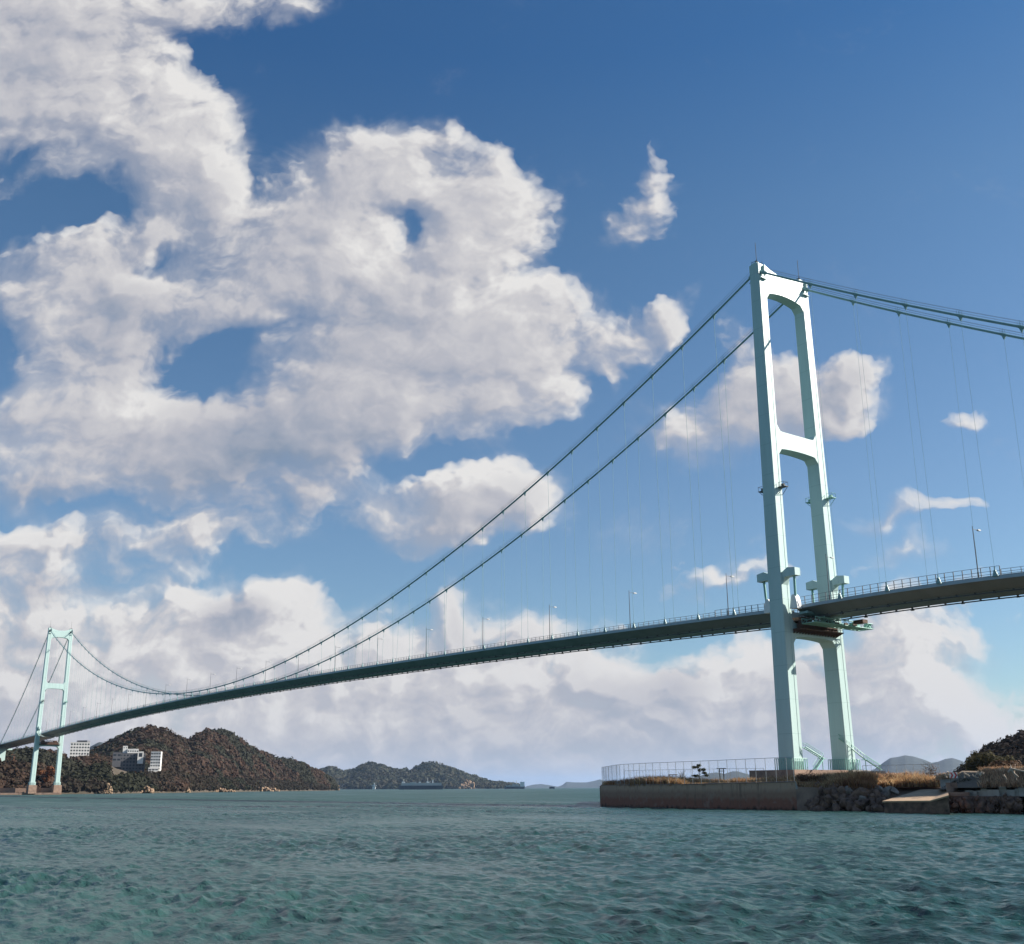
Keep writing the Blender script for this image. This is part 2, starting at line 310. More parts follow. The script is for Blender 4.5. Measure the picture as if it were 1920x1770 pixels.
# ------------------------------------------------------------------ sea
def build_sea():
    a0 = YAW
    nA = 1000; ang = np.linspace(-a0-1.0, -a0+1.0, nA)          # bearings of the open strait
    r = [9.]
    while r[-1] < 520: r.append(r[-1]*1.0042)
    k_ = 1.0042
    while r[-1] < 3000: k_ = min(1.05, k_*1.0012); r.append(r[-1]*k_)
    while r[-1] < 45000: r.append(r[-1]*1.05)
    r = np.array(r); A, Rr = np.meshgrid(ang, r); X = CAM[0]+Rr*np.sin(A); Y = CAM[1]+Rr*np.cos(A)
    Z = np.zeros_like(X); wd = math.radians(205)                 # wind
    g = np.random.default_rng(3)
    HX = np.zeros_like(X); HY = np.zeros_like(X)
    for i in range(110):
        lam = .38*(11/.38)**(g.random()**.95); th = wd+g.normal()*.48; k = 2*math.pi/lam
        amp = .0062*lam**.60*(1.0 if lam < 2.5 else (2.5/lam)**1.15)*1.1*(1.2 if lam < 1.2 else 1); ph = g.random()*6.28
        kx, ky = k*math.sin(th), k*math.cos(th); arg = kx*X+ky*Y+ph
        fade = np.clip((lam*260/ Rr)-.6, 0, 1)
        Z += amp*np.cos(arg)*fade; HX -= .75*amp*math.sin(th)*np.sin(arg)*fade; HY -= .75*amp*math.cos(th)*np.sin(arg)*fade
    gust = 1+1.1*fbm(X, Y, 22.)+.5*fbm(X, Y, 6., 2)
    Z *= gust; fade = np.clip(1.4-Rr/500, 0, 1); Z *= fade
    X = X+HX*fade*gust; Y = Y+HY*fade*gust
    v = np.stack([X, Y, Z], -1).reshape(-1, 3); nR = len(r)
    idx = np.arange(nR*nA).reshape(nR, nA)
    f = np.stack([idx[:-1, :-1], idx[:-1, 1:], idx[1:, 1:], idx[1:, :-1]], -1).reshape(-1, 4)[:, ::-1]
    # close the ring behind the viewer and under the shore with coarse water
    m = bpy.data.materials.new('sea_water'); m.use_nodes = True; t = m.node_tree; q = NG(t); b = t.nodes['Principled BSDF']
    geo = q.n('ShaderNodeNewGeometry'); p = geo.outputs['Position']
    ln = q.noise(p, .02, 4, .55); l2 = q.noise(q.v('MULTIPLY', p, (1, 1, 0)), .11, 4, .6)
    c = q.mix(q.mr(ln.outputs[0], .35, .65), (.015, .052, .048), (.019, .068, .059)); 
    cm = q.n('ShaderNodeMapping'); cm.inputs['Rotation'].default_value = (0, 0, -.62); cm.inputs['Scale'].default_value = (.012, .10, 0); q.l(p, cm.inputs['Vector']); ln2 = q.noise(cm.outputs[0], 1.0, 4, .6, .8)
    c = q.mix(q.mr(ln2.outputs[0], .45, .7, 0, .55), c, (.028, .064, .060))
    c = q.mix(q.mr(l2.outputs[0], .4, .75, 0, .6), c, (.008, .032, .034))
    # small patches of foam on the crests far out
    wm = q.n('ShaderNodeMapping'); wm.vector_type = 'POINT'; wm.inputs['Rotation'].default_value = (0, 0, wd); wm.inputs['Scale'].default_value = (.42, 1., .3); q.l(p, wm.inputs['Vector']); wp = wm.outputs[0]
    sp = q.n('ShaderNodeSeparateXYZ'); q.l(p, sp.inputs[0])
    fn = q.noise(q.v('MULTIPLY', wp, (1, 1, 0)), .42, 6, .74, .4)
    foam = q.mr(fn.outputs[0], .735, .785)
    c = q.mix(foam, c, (.55, .58, .58)); q.l(c, b.inputs['Base Color'])
    far_ = q.mr(q.v('LENGTH', q.v('SUBTRACT', p, tuple(CAM))), 60, 420, .18, .42); far_ = q.m('MULTIPLY', far_, q.mr(ln2.outputs[0], .35, .65, .8, 1.2)); q.l(q.m('MAXIMUM', far_, foam), b.inputs['Roughness']); b.inputs['IOR'].default_value = 1.33; b.inputs['Specular IOR Level'].default_value = .40
    b1 = q.noise(wp, 2.6, 6, .62, .5); b2 = q.noise(wp, .55, 5, .6, .3)
    b3 = q.noise(q.v('MULTIPLY', p, (1, 1, .3)), 9., 4, .6, .2)
    h = q.m('ADD', q.m('ADD', q.m('MULTIPLY', b1.outputs[0], .17), q.m('MULTIPLY', b3.outputs[0], .05)), q.m('MULTIPLY', b2.outputs[0], .40))
    bp = q.n('ShaderNodeBump'); bp.inputs['Strength'].default_value = 1; bp.inputs['Distance'].default_value = 1.0
    q.l(h, bp.inputs['Height']); q.l(bp.outputs[0], b.inputs['Normal'])
    o = npmesh('sea', v, f, m, smooth=True); tag(o, kind='structure')
    s = MB(); rr = [2., 60., 3000., 45000.]; a2 = np.linspace(-a0+1.0, -a0+2*math.pi-1.0, 40)
    for i in range(3):
        for j in range(39):
            pt = lambda R_, a: (CAM[0]+R_*math.sin(a), CAM[1]+R_*math.cos(a), 0.)
            s.add([pt(rr[i], a2[j]), pt(rr[i], a2[j+1]), pt(rr[i+1], a2[j+1]), pt(rr[i+1], a2[j])], [(0, 1, 2, 3)])
    tag(s.build('sea', m), kind='structure')
build_sea()
# ------------------------------------------------------------------ the bridge
S = 750.; H = 132.15; ZB = 7.43; BT = 8.2; B0 = 9.377; HC = 130.41; SAG = 76.63; ZD = 44.07; WD = 7.45
DU, DUB, WV, WVB = 2.954, 4.326, 2.609, 3.308
LS, LO = (S-2*17.82)/20, 17.82; HS, HO = (S-2*15.45)/60, 15.45
def legc(z): return B0+(BT-B0)*(z-ZB)/(H-ZB)
def du(z): return DUB+(DU-DUB)*(z-ZB)/(H-ZB)
def wv(z): return WVB+(WV-WVB)*(z-ZB)/(H-ZB)
def deckz(u):
    if -S <= u <= 0: return ZD+6.02*4*(-u/S)*(1+u/S)+.4267*(-u)/100
    if u < -S: return deckz(-S)-(-S-u)*.018
    return ZD+.0132*u-5.74*u*u/1e4
def cabz(u):
    if -S <= u <= 0: return HC-SAG*4*(-u/S)*(1+u/S)
    t = u if u > 0 else -S-u
    return HC-.6646*t+6.4*t*t/1e4
SPAN_R, SPAN_L = 120., 260.
bridge = tag(empty('suspension_bridge'), 'long pale green suspension bridge with two portal towers crossing the strait', 'bridge')
def build_girder(u0, u1):
    s = MB(); n = max(2, int(abs(u1-u0)/6)); us = np.linspace(u0, u1, n+1)
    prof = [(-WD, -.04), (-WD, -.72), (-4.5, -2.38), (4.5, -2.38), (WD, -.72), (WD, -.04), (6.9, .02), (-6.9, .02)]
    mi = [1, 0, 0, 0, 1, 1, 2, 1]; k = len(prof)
    vs = [(u, v, deckz(u)+z) for u in us for v, z in prof]
    for i in range(n):
        for j in range(k):
            s.f.append((i*k+j, i*k+(j+1) % k, (i+1)*k+(j+1) % k, (i+1)*k+j)); s.mi.append(mi[j])
    s.v = vs; s.f += [tuple(range(k)), tuple(n*k+j for j in range(k))[::-1]]; s.mi += [0, 0]
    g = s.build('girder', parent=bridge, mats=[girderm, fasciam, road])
    for v in (-4.35, 4.35, 0.0):           # inspection rails hung under the box
        r = MB(); uu = [u for u in np.linspace(u0, u1, n+1)]
        for a, b_ in zip(uu[:-1], uu[1:]):
            za, zb_ = deckz(a), deckz(b_)
            if v == 0: continue
            w = .11
            r.hexa([(a, v-w, za-2.83), (b_, v-w, zb_-2.83), (b_, v+w, zb_-2.83), (a, v+w, za-2.83), (a, v-w, za-2.6), (b_, v-w, zb_-2.6), (b_, v+w, zb_-2.6), (a, v+w, za-2.6)])
        if v:
            u = min(u0, u1)+2
            while u < max(u0, u1)-1:
                z = deckz(u); r.box(u-.13, u+.13, v-.2, v+.2, z-2.597, z-2.385); u += 3.97
                if int(u/3.97) % 3 == 0: r.box(u-.3, u+.3, v-.28, v+.28, z-3.05, z-2.84)
            r.build('inspection_rail', darkst, g)
    # median and kerbs
    for v, w, h in ((-6.0, .12, .3), (6.0, .12, .3), (0, .1, .5)):
        kb = MB()
        for a, b_ in zip(us[:-1], us[1:]):
            za, zb_ = deckz(a), deckz(b_)
            kb.hexa([(a, v-w, za+.02), (b_, v-w, zb_+.02), (b_, v+w, zb_+.02), (a, v+w, za+.02), (a, v-w, za+h), (b_, v-w, zb_+h), (b_, v+w, zb_+h), (a, v+w, za+h)])
        kb.build('kerb' if v else 'median', conc, g)
    return g
G1 = build_girder(-3.4, -S+3.4); G2 = build_girder(3.3, SPAN_R); G3 = build_girder(-S-3.4, -S-SPAN_L)
def railing(u0, u1, v, h, step=2.0, post=.05, rails=(1.0, .52, .2)):
    s = MB(); n = int(round(abs(u1-u0)/step)); us = np.linspace(u0, u1, n+1)
    for u in us:
        z = deckz(u); s.box(u-post, u+post, v-post, v+post, z-.03, z+h)
    for fr in rails:
        for a, b_ in zip(us[:-1:1], us[1::1]):
            za, zb_ = deckz(a)+h*fr, deckz(b_)+h*fr; r = .035
            s.add([(a+post, v-r, za-r), (b_-post, v-r, zb_-r), (b_-post, v+r, zb_-r), (a+post, v+r, za-r), (a+post, v-r, za+r), (b_-post, v-r, zb_+r), (b_-post, v+r, zb_+r), (a+post, v+r, za+r)],
                  [(3, 2, 1, 0), (4, 5, 6, 7), (0, 1, 5, 4), (2, 3, 7, 6)] if b_ > a else [(0, 1, 2, 3), (7, 6, 5, 4), (4, 5, 1, 0), (6, 7, 3, 2)])
    s.build('railing', railm, bridge, fix=False)
for v in (-7.3, 7.3):
    railing(-22, -S+5, v, 1.15); railing(-4.2, -21.9, v, 1.65, 1.9, .07); railing(3.8, 52.3, v, 1.85, 1.95, .07); railing(52.5, SPAN_R, v, 1.15); railing(-S-4, -S-SPAN_L, v, 1.15, 4)
# towers ------------------------------------------------------------
def build_tower(ux, paint, near):
    s = MB()
    NT = 3.6
    def ring(side, z, cut=1.0):
        c = side*legc(z); a = du(z)/2*cut; b = wv(z)/2; ch = .16
        return [(ux-a, c-b+ch, z), (ux-a+ch, c-b, z), (ux+a-ch, c-b, z), (ux+a, c-b+ch, z), (ux+a, c+b-ch, z), (ux+a-ch, c+b, z), (ux-a+ch, c+b, z), (ux-a, c+b-ch, z)]
    for side in (-1, 1):
        zs = list(np.linspace(ZB, H-NT, 26)); R_ = [ring(side, z) for z in zs]
        # saddle notch: the column narrows above the cable entry
        o = len(s.v); n = 8
        R_.append(ring(side, H-NT+.25, .62)); R_.append(ring(side, H, .62))
        s.v += [p for r in R_ for p in r]; k = len(R_)
        for i in range(k-1):
            for j in range(n): s.f.append((o+i*n+j, o+i*n+(j+1) % n, o+(i+1)*n+(j+1) % n, o+(i+1)*n+j)); s.mi.append(0)
        s.f += [tuple(o+j for j in range(n))[::-1], tuple(o+(k-1)*n+j for j in range(n))]; s.mi += [0, 0]
        # housing walls either side of the saddle
        c = side*legc(H-2); b = wv(H)/2
        for e in (-1, 1):
            x0 = ux; s.box(ux-du(H)/2+.02, ux+du(H)/2-.02, c+e*(b-.14)-.1, c+e*(b-.14)+.1, H-NT+.2, H-.25)
    # cross beams: (z top at legs, dip of top, z bottom at legs, rise of bottom, fillet)
    def beam(zt, dip, zb, rise, ft, fb, inset=.06):
        n = 14; pts_t = []; pts_b = []
        for i in range(n+1):
            x = -1+2*i/n
            e = abs(x)
            tz = zt-dip*(1-e**2) if ft == 0 else zt-dip+ft*max(0, (e-.80)/.2)**2.2
            bz = zb+rise*(1-e**2)-fb*max(0, (e-.80)/.20)**2.6
            pts_t.append((x, tz)); pts_b.append((x, bz))
        def pos(x, z, sgn):
            y = x*(legc(z)-wv(z)/2+.05); return (ux+sgn*(du(z)/2-inset), y, z)
        o = len(s.v)
        for x, z in pts_t: s.v += [pos(x, z, 1), pos(x, z, -1)]
        for x, z in pts_b: s.v += [pos(x, z, 1), pos(x, z, -1)]
        m = 2*(n+1)
        for i in range(n):
            a, b, c, d = o+2*i, o+2*i+2, o+m+2*i+2, o+m+2*i
            s.f += [(a, b, c, d), (a+1, d+1, c+1, b+1), (a, a+1, b+1, b), (d, c, c+1, d+1)]; s.mi += [0]*4
        s.f += [(o, o+m, o+m+1, o+1), (o+2*n, o+2*n+1, o+m+2*n+1, o+m+2*n)]; s.mi += [0, 0]
    beam(H-.35, 1.5, 123.9, 1.0, 0, 1.2)
    beam(*MID)
    beam(*LOW)
    tw = s.build('tower', paint, bridge)
    tw['label'] = 'pale mint portal tower at the right, on the quay' if near else 'pale portal tower at the far left, by the wooded shore'
    for side in (-1, 1):
        # saddle with cable collars
        c = side*legc(H-2); m = MB()
        m.prism([(-1.3, H-3.35), (1.3, H-3.35), (1.15, H-2.2), (.7, H-1.45), (0, H-1.1), (-.7, H-1.45), (-1.15, H-2.2)], lambda a, z: (ux+a, c-.75, z), lambda a, z: (ux+a, c+.75, z))
        for e in (-1, 1):
            p = [(ux+e*1.1, c, cabz(ux+e*1.1 if near else ux-e*-1.1)), (ux+e*2.6, c, cabz(ux+e*2.6))]
            m.tube(p, .48, 10)
            m.tube([(ux+e*1.9, c, cabz(ux+e*1.9)-.1), (ux+e*1.9, c, cabz(ux+e*1.9)+1.5)], .07, 5)
            m.box(ux+e*1.5-.55, ux+e*1.5+.55, c-.95, c+.95, HC-2.95, HC-2.8)
        m.build('saddle', cablem if near else darkst, tw)
        m = MB(); m.tube([(ux, c, H), (ux, c, H+.9)], .35, 8); m.tube([(ux, c, H+.9), (ux, c, H+6.2)], .07, 5)
        m.box(ux-.9, ux+.9, c-1.05, c-.95, H+.45, H+.55); m.box(ux-.9, ux+.9, c+.95, c+1.05, H+.45, H+.55)
        for e in (-.9, .9):
            m.tube([(ux+e, c-1, H), (ux+e, c-1, H+.9)], .05, 4); m.tube([(ux+e, c+1, H), (ux+e, c+1, H+.9)], .05, 4)
        m.build('aerial', darkst, tw)
        # link brackets carrying the girder ends, one on each face of the leg
        zb_ = 51.1; c = side*legc(zb_)
        for e in (-1, 1):
            m = MB(); a = du(zb_)/2
            m.prism([(a-.05, zb_-2.2), (a+.6, zb_-.35), (a+3.7, zb_-.35), (a+3.7, zb_+1.45), (a+1.6, zb_+1.75), (a-.05, zb_+.9)],
                    lambda x, z: (ux+e*x, c-.95, z), lambda x, z: (ux+e*x, c+.95, z))
            br = m.build('link_bracket', paint, tw)
            m = MB(); m.tube([(ux+e*(a+2.55), c*.985, zb_-.4), (ux+e*(a+2.35), c*.97, 45.9)], .30, 10)
            m.build('link_rod', gantm if near else paint, tw)
            m = MB(); cc = side*8.35; uc = ux+e*(a+1.9)
            m.prism([(-1.1, 43.3), (1.15, 43.2), (1.0, 44.6), (.75, 45.9), (.35, 46.5), (-.25, 46.5), (-.6, 45.8), (-.85, 44.6)], lambda x, z: (uc+x, cc-.75, z+(deckz(ux)-ZD)), lambda x, z: (uc+x, cc+.75, z+(deckz(ux)-ZD)))
            m.build('girder_seat', whitem if near else paint, tw)
        m = MB(); m.tube([(ux+du(z)/2+.03, side*legc(z)+.55, z) for z in (ZB+3, 40., 84., H-4.5)], .035, 5); m.build('leg_seam', paint, tw)      # thin tube added to draw the seam line down the leg face
        # small work platforms half way up
        zp = 72.6; c = side*legc(zp); a = du(zp)/2
        for e, yo in ((1, side*.9 if side > 0 else .6), (-1, .0)):
            m = MB(); y0 = c+yo
            m.box(*sorted((ux+e*(a+.02), ux+e*(a+1.9))), y0-.8, y0+.8, zp, zp+.14)
            m.tube([(ux+e*(a+1.7), y0-.7, zp), (ux+e*a, y0-.7, zp-1.6)], .07, 5); m.tube([(ux+e*(a+1.7), y0+.7, zp), (ux+e*a, y0+.7, zp-1.6)], .07, 5)
            for x in (.3, 1.8):
                for yy in (-.75, .75): m.tube([(ux+e*(a+x), y0+yy, zp+.1), (ux+e*(a+x), y0+yy, zp+1.2)], .05, 4)
            for yy in (-.75, .75): m.tube([(ux+e*(a+.2), y0+yy, zp+1.15), (ux+e*(a+1.85), y0+yy, zp+1.15)], .05, 4)
            m.tube([(ux+e*(a+1.8), y0-.75, zp+1.15), (ux+e*(a+1.8), y0+.75, zp+1.15)], .05, 4)
            m.box(*sorted((ux+e*(a+.7), ux+e*(a+1.3))), y0-.35, y0+.35, zp+.15, zp+.8)
            m.build('work_platform', darkst if side < 0 else gantm, tw)
        # louvred guard round the foot of the leg
        m = MB(); zf = ZB+2.45; c = side*legc(ZB); ax, ay = DUB/2+.55, WVB/2+.55
        m.tube([(ux-ax, c-ay, zf), (ux+ax, c-ay, zf), (ux+ax, c+ay, zf), (ux-ax, c+ay, zf), (ux-ax, c-ay, zf)], .06, 4)
        for t_ in np.linspace(-1, 1, 10):
            for e in (-1, 1): m.box(ux+t_*ax-.07, ux+t_*ax+.07, c+e*ay-.05, c+e*ay+.05, ZB, zf)
        for t_ in np.linspace(-1, 1, 8)[1:-1]:
            for e in (-1, 1): m.box(ux+e*ax-.05, ux+e*ax+.05, c+t_*ay-.07, c+t_*ay+.07, ZB, zf)
        m.build('foot_guard', gantm if near else paint, tw)
    # bird-like warning lamp on the middle beam
    m = MB(); m.tube([(ux, -5.2, MID[0]-MID[1]), (ux, -5.2, MID[0]-MID[1]+1.1)], .16, 6); m.box(ux-.35, ux+.35, -5.6, -4.8, MID[0]-MID[1]+1.0, MID[0]-MID[1]+1.5)
    m.build('warning_lamp', darkst, tw)
    # maintenance walkway and bearings on the lower beam
    zt = LOW[0]-LOW[1]; m = MB()
    m.box(ux-3.6, ux+3.6, -7.2, 7.0, zt+.3, zt+.5)
    for i in range(15):
        y = -7.0+i*1.0
        for e in (-3.55, 3.55): m.tube([(ux+e, y, zt+.4), (ux+e, y, zt+1.6)], .05, 4)
    for e in (-3.55, 3.55):
        for h in (1.0, 1.6): m.tube([(ux+e, -7.2, zt+h), (ux+e, 7.0, zt+h)], .05, 4)
        for i in range(11): m.prism([(0, 0), (.9, 0), (.45, -.5)], lambda a, z: (ux+e*.98, -6.8+i*1.25+a, zt+.28+z), lambda a, z: (ux+e*.90, -6.8+i*1.25+a, zt+.28+z))
    m.build('walkway', rust, tw)
    m = MB(); a = du(39.)/2                # catwalk bracketed off the front of the lower beam
    m.box(ux+a+.02, ux+a+2.3, -7.6, 7.9, 38.75, 38.95); m.box(ux+a+.3, ux+a+1.5, -6.5, 6.8, 38.96, 40.3)
    for i in range(16):
        y = -7.5+i*1.02
        m.tube([(ux+a+2.2, y, 38.9), (ux+a+2.2, y, 40.2)], .05, 4); m.prism([(0, 38.75), (2.1, 38.75), (0, 37.9)], lambda x, z: (ux+a+x, y-.06, z), lambda x, z: (ux+a+x, y+.06, z))
        if i < 15: m.tube([(ux+a+1.7, y, 39.2), (ux+a+1.7, y+.6, 41.2)], .09, 4)
    for h in (39.5, 40.2): m.tube([(ux+a+2.2, -7.5, h), (ux+a+2.2, 7.8, h)], .05, 4)
    m.build('catwalk', rust, tw)
    m = MB()
    for y in (-4.6, 4.6): m.box(ux-2.9, ux+2.9, y-.9, y+.9, zt+.52, zt+1.5)
    for y in (-2, 0, 2): m.tube([(ux-2.5, y, zt+.6), (ux+2.5, y+.6, zt+1.9)], .14, 5)
    m.build('bearing', rust, tw)
    return tw
MID = (88.8, 1.5, 82.7, .4, 1.6, 1.3)
LOW = (42.0, 1.7, 37.0, .5, 1.0, 1.3)
T1 = build_tower(0., paint, True)
T2 = build_tower(-S, paint, False)
# stair flights at the feet of the near tower
for c, k in ((-legc(ZB), 0), (legc(ZB), 1)):
    m = MB(); zt = ZB+(5.6 if k else 4.9); y0 = c+(-1.4 if k else 2.2); x0 = DUB/2+.9
    if k == 0: P1 = (x0-.6, c+1.9, zt); P2 = (x0+.5, c+6.4, ZB+2.5); P3 = (x0+1.2, c+2.6, ZB)
    else: P1 = (x0-2.2, c-2.3, zt+1.6); P2 = (x0+1.0, c+2.5, ZB+2.4); P3 = (x0+3.6, c+4.6, ZB)
    for A_, B_ in ((P1, P2), (P2, P3)):
        A_ = np.array(A_); B_ = np.array(B_); w = np.array([.45, 0, 0]) if k == 0 else np.array([.3, -.3, 0])
        for e in (-1, 1):
            m.tube([A_+e*w, B_+e*w], .13, 5); m.tube([A_+e*w+np.array([0, 0, 1]), B_+e*w+np.array([0, 0, 1])], .05, 4)
        for i in range(9):
            p = A_+(B_-A_)*(i+.5)/9; m.tube([p-w, p+w], .09, 4)
            for e in (-1, 1): m.tube([p+e*w, p+e*w+np.array([0, 0, 1])], .035, 4)
    m.tube([np.array(P2)-[0, 0, .1], np.array([P2[0], P2[1], ZB])], .1, 5); m.obox((P2[0], P2[1]), (1, 0), 1.3, 1.3, P2[2]-.12, P2[2])
    m.build('stair', gantm, T1)
# foundations of the towers
m = MB(); m.box(-4.4, 4.2, legc(ZB)-2.7, legc(ZB)+3.6, 3.0, ZB-.01); m.box(-4.5, 4.3, legc(ZB)-2.8, legc(ZB)+3.7, ZB-.35, ZB-.005)
m.build('foundation', conc, T1)
m = MB(); m.box(-9.5, 3.4, -legc(ZB)-3.2, legc(ZB)-3.0, 2.5, ZB-.012); m.box(-7, 12., 1., 14, 2.5, ZB-.7)
m.build('foundation', dconc, T1)
for side in (-1, 1):
    m = MB(); c = side*legc(ZB); m.box(-S-4., -S+4., c-3., c+3., 1, ZB-.01); m.build('foundation', dconc, T2)
# approach pier far left
m = MB()
m.box(-S-183, -S-180, -2.6, 2.6, 1, deckz(-S-182)-3.9)
m.box(-S-183.5, -S-179.5, -8, 8, deckz(-S-182)-3.9, deckz(-S-182)-2.5); m.build('approach_pier', paint, bridge)
# maintenance gantry slung under the side span
m = MB(); g0 = 4.6; g1 = 8.4; zg = deckz(6)-4.35
for y0, y1 in ((-7.5, 13.5),):
    for u in (g0, g1):
        for z in (zg, zg+1.15): m.tube([(u, y0, z), (u, y1, z)], .12, 5)
        for i in range(15):
            y = y0+i*1.5; m.tube([(u, y, zg), (u, y, zg+1.15)], .07, 4)
            if i < 14: m.tube([(u, y, zg+(i % 2)*1.15), (u, y+1.5, zg+1.15-(i % 2)*1.15)], .06, 4)
    for i in range(15):
        y = y0+i*1.5; m.tube([(g0, y, zg), (g1, y, zg)], .08, 4)
        if i < 14: m.tube([(g0, y, zg), (g1, y+1.5, zg)], .05, 4)
m.box(g0+.2, g1-.2, -7.2, 13.2, zg+.1, zg+.16)
for u in (g0, g1):
    for y in (-4.35, 4.35): m.tube([(u, y, zg+1.1), (u, y, deckz(u)-2.84)], .13, 5)
m.box(g0+.5, g0+2.2, 9.2, 10.8, zg+.2, zg+1.5); m.box(g1-1.4, g1-.2, 12.0, 13.3, zg+.25, zg+1.2)
gn = m.build('maintenance_gantry', gantm, bridge)
for i in range(6):
    m = MB(); m.box(5.0+i*.5, 5.25+i*.5, -6+i*2.6, -4.6+i*2.6, zg+.2, zg+.9); m.build('locker', rust, gn)
m = MB(); m.box(8.8, 11.4, 5.6, 7.4, zg+.5, zg+1.3); m.build('equipment', rust, gn)
m = MB(); m.prism([(0, 0), (7.2, -.5), (9.5, -2.0), (9.3, -2.3), (6.9, -.95), (0, -.55)], lambda a, z: (3.9, -7.4+a, deckz(3)-1.5+z), lambda a, z: (6.3, -7.4+a, deckz(3)-1.5+z))
m.build('access_deck', cablem, gn)
# cables -------------------------------------------------------------
hang_main = [-(HO+HS*k) for k in range(61)]
hang_right = [HO+12.0*k for k in range(8)]
hang_left = [-S-(HO+12.0*k) for k in range(12)]
rest = {}
parts = []
for side in (-1, 1):
    y = side*BT; m = MB()
    us = list(np.concatenate([np.linspace(-S-SPAN_L+12, -S, 30), np.linspace(-S, 0, 151)[1:], np.linspace(0, SPAN_R-6, 30)[1:]]))
    m.tube([(u, y, cabz(u)) for u in us], .27, 10)
    cb = m.build('main_cable', cablem, bridge, smooth=True)
    m = MB()
    for e in (-.42, .42):
        m.tube([(u, y+e, cabz(u)+1.25) for u in us], .028, 3, False)
        m.tube([(u, y+e, cabz(u)+.7) for u in us], .02, 3, False)
    m.build('hand_rope', darkst, cb)
    for u in hang_main+hang_right+hang_left:
        z = cabz(u); t = np.array([1, 0, (cabz(u+.5)-cabz(u-.5))]); t /= np.linalg.norm(t); c = np.array([u, y, z])
        m = MB(); m.tube([c-t*.6, c+t*.6], .335, 10)
        m.prism([(-.45, -.25), (.45, -.25), (.09, -1.15), (-.09, -1.15)], lambda a, b_: (u+a, y-.12, z+a*t[2]/t[0]*.8+b_), lambda a, b_: (u+a, y+.12, z+a*t[2]/t[0]*.8+b_))
        for e in (-.42, .42):
            for w in (-.45, .1): m.tube([(u+w, y+e, z), (u+w, y+e, z+1.3)], .035, 4)
        m.build('cable_band', cablem, cb)
        zz = deckz(u)-.2; y2 = side*7.62
        s = MB(); s.tube([(u, y, z-1.1), (u, y2, zz+1.9)], .042 if u < 0 else .026, 5); s.tube([(u, y2, zz+1.9), (u, y2, zz+.4)], .11, 6)
        s.prism([(-.55, 0), (.55, 0), (.18, 1.25), (-.18, 1.25)], lambda a, b_: (u+a, y2-.16, zz+b_), lambda a, b_: (u+a, y2+.16, zz+b_))
        parts.append((abs(np.hypot(u-CAM[0], y-CAM[1])), s))
parts.sort(key=lambda a: a[0]); big = MB()
for i, (d_, s) in enumerate(parts):
    if i < 99: s.build('hanger', cablem, bridge)
    else: big.add(s.v, s.f)
tag(big.build('hanger', cablem, bridge, fix=False), kind='stuff')
# street lamps ---------------------------------------------------------
def make_lamp():
    r = empty('street_lamp')
    m = MB(); m.tube([(0, 0, 0), (0, 0, 10.6)], .12, 8, r2=.065); m.tube([(0, 0, 0), (0, 0, 1.2)], .17, 8); m.build('pole', railm, r)
    m = MB(); m.tube([(0, 0, 9.9), (0, 1.0, 10.0), (0, 2.1, 10.0)], .05, 5); m.build('arm', railm, r)
    m = MB(); m.prism([(1.6, 9.93), (1.7, 10.12), (2.4, 10.2), (2.75, 10.05), (2.7, 9.9), (2.2, 9.84)], lambda a, z: (-.2, a, z), lambda a, z: (.2, a, z)); m.build('lamp_head', lampm, r)
    return r
ORD = ['first', 'second', 'third', 'fourth', 'fifth', 'sixth', 'seventh', 'eighth', 'ninth', 'tenth', 'eleventh', 'twelfth', 'thirteenth', 'fourteenth', 'fifteenth', 'sixteenth', 'seventeenth', 'eighteenth', 'nineteenth', 'twentieth', 'twenty-first']
lp = make_lamp()
spots = [(-(LO+LS*k), -7.0, f'slim grey street lamp on the main span, {ORD[k]} to the left of the near tower') for k in range(21)]
spots += [(12.2, -6.9, 'grey street lamp on the deck standing in front of the near tower right leg'), (47.6, -6.9, 'tall grey street lamp near the right edge of the side span')]
for i, (u, v, lb) in enumerate(spots):
    o = lp if i == 0 else copy_tree(lp)
    o.location = (u, v, deckz(u)); tag(o, lb, 'street lamp', 'street lamps along the bridge deck')
# ------------------------------------------------------------------ shore, quay and land
WX = [1125, 1216, 1286, 1406, 1494, 1560, 1640, 1778, 1915]; WY = [1511.6, 1514.6, 1516.2, 1518, 1519.2, 1520, 1521, 1524, 1525.8]
def shore(px, back=0., z=0.):         # point on the quay front for a bearing, moved inland by back metres
    p = at_z(px, float(np.interp(px, WX, WY)), 0.); d = p[:2]-CAM[:2]; d /= np.linalg.norm(d)
    return np.array([p[0]+d[0]*back, p[1]+d[1]*back, z])
front = [shore(x) for x in WX]; fr_dir = (front[-1]-front[-2])/np.linalg.norm(front[-1]-front[-2])
ext = front[-1]+fr_dir*90; ext2 = ext+fr_dir*200
def ltop(px): return float(np.interp(px, [1125, 1300, 1495], [4.05, 4.1, 4.4]))
landm = mat('dry_earth', (.17, .12, .075), .95, col2=(.10, .075, .05), scale=.35, bump=.05)
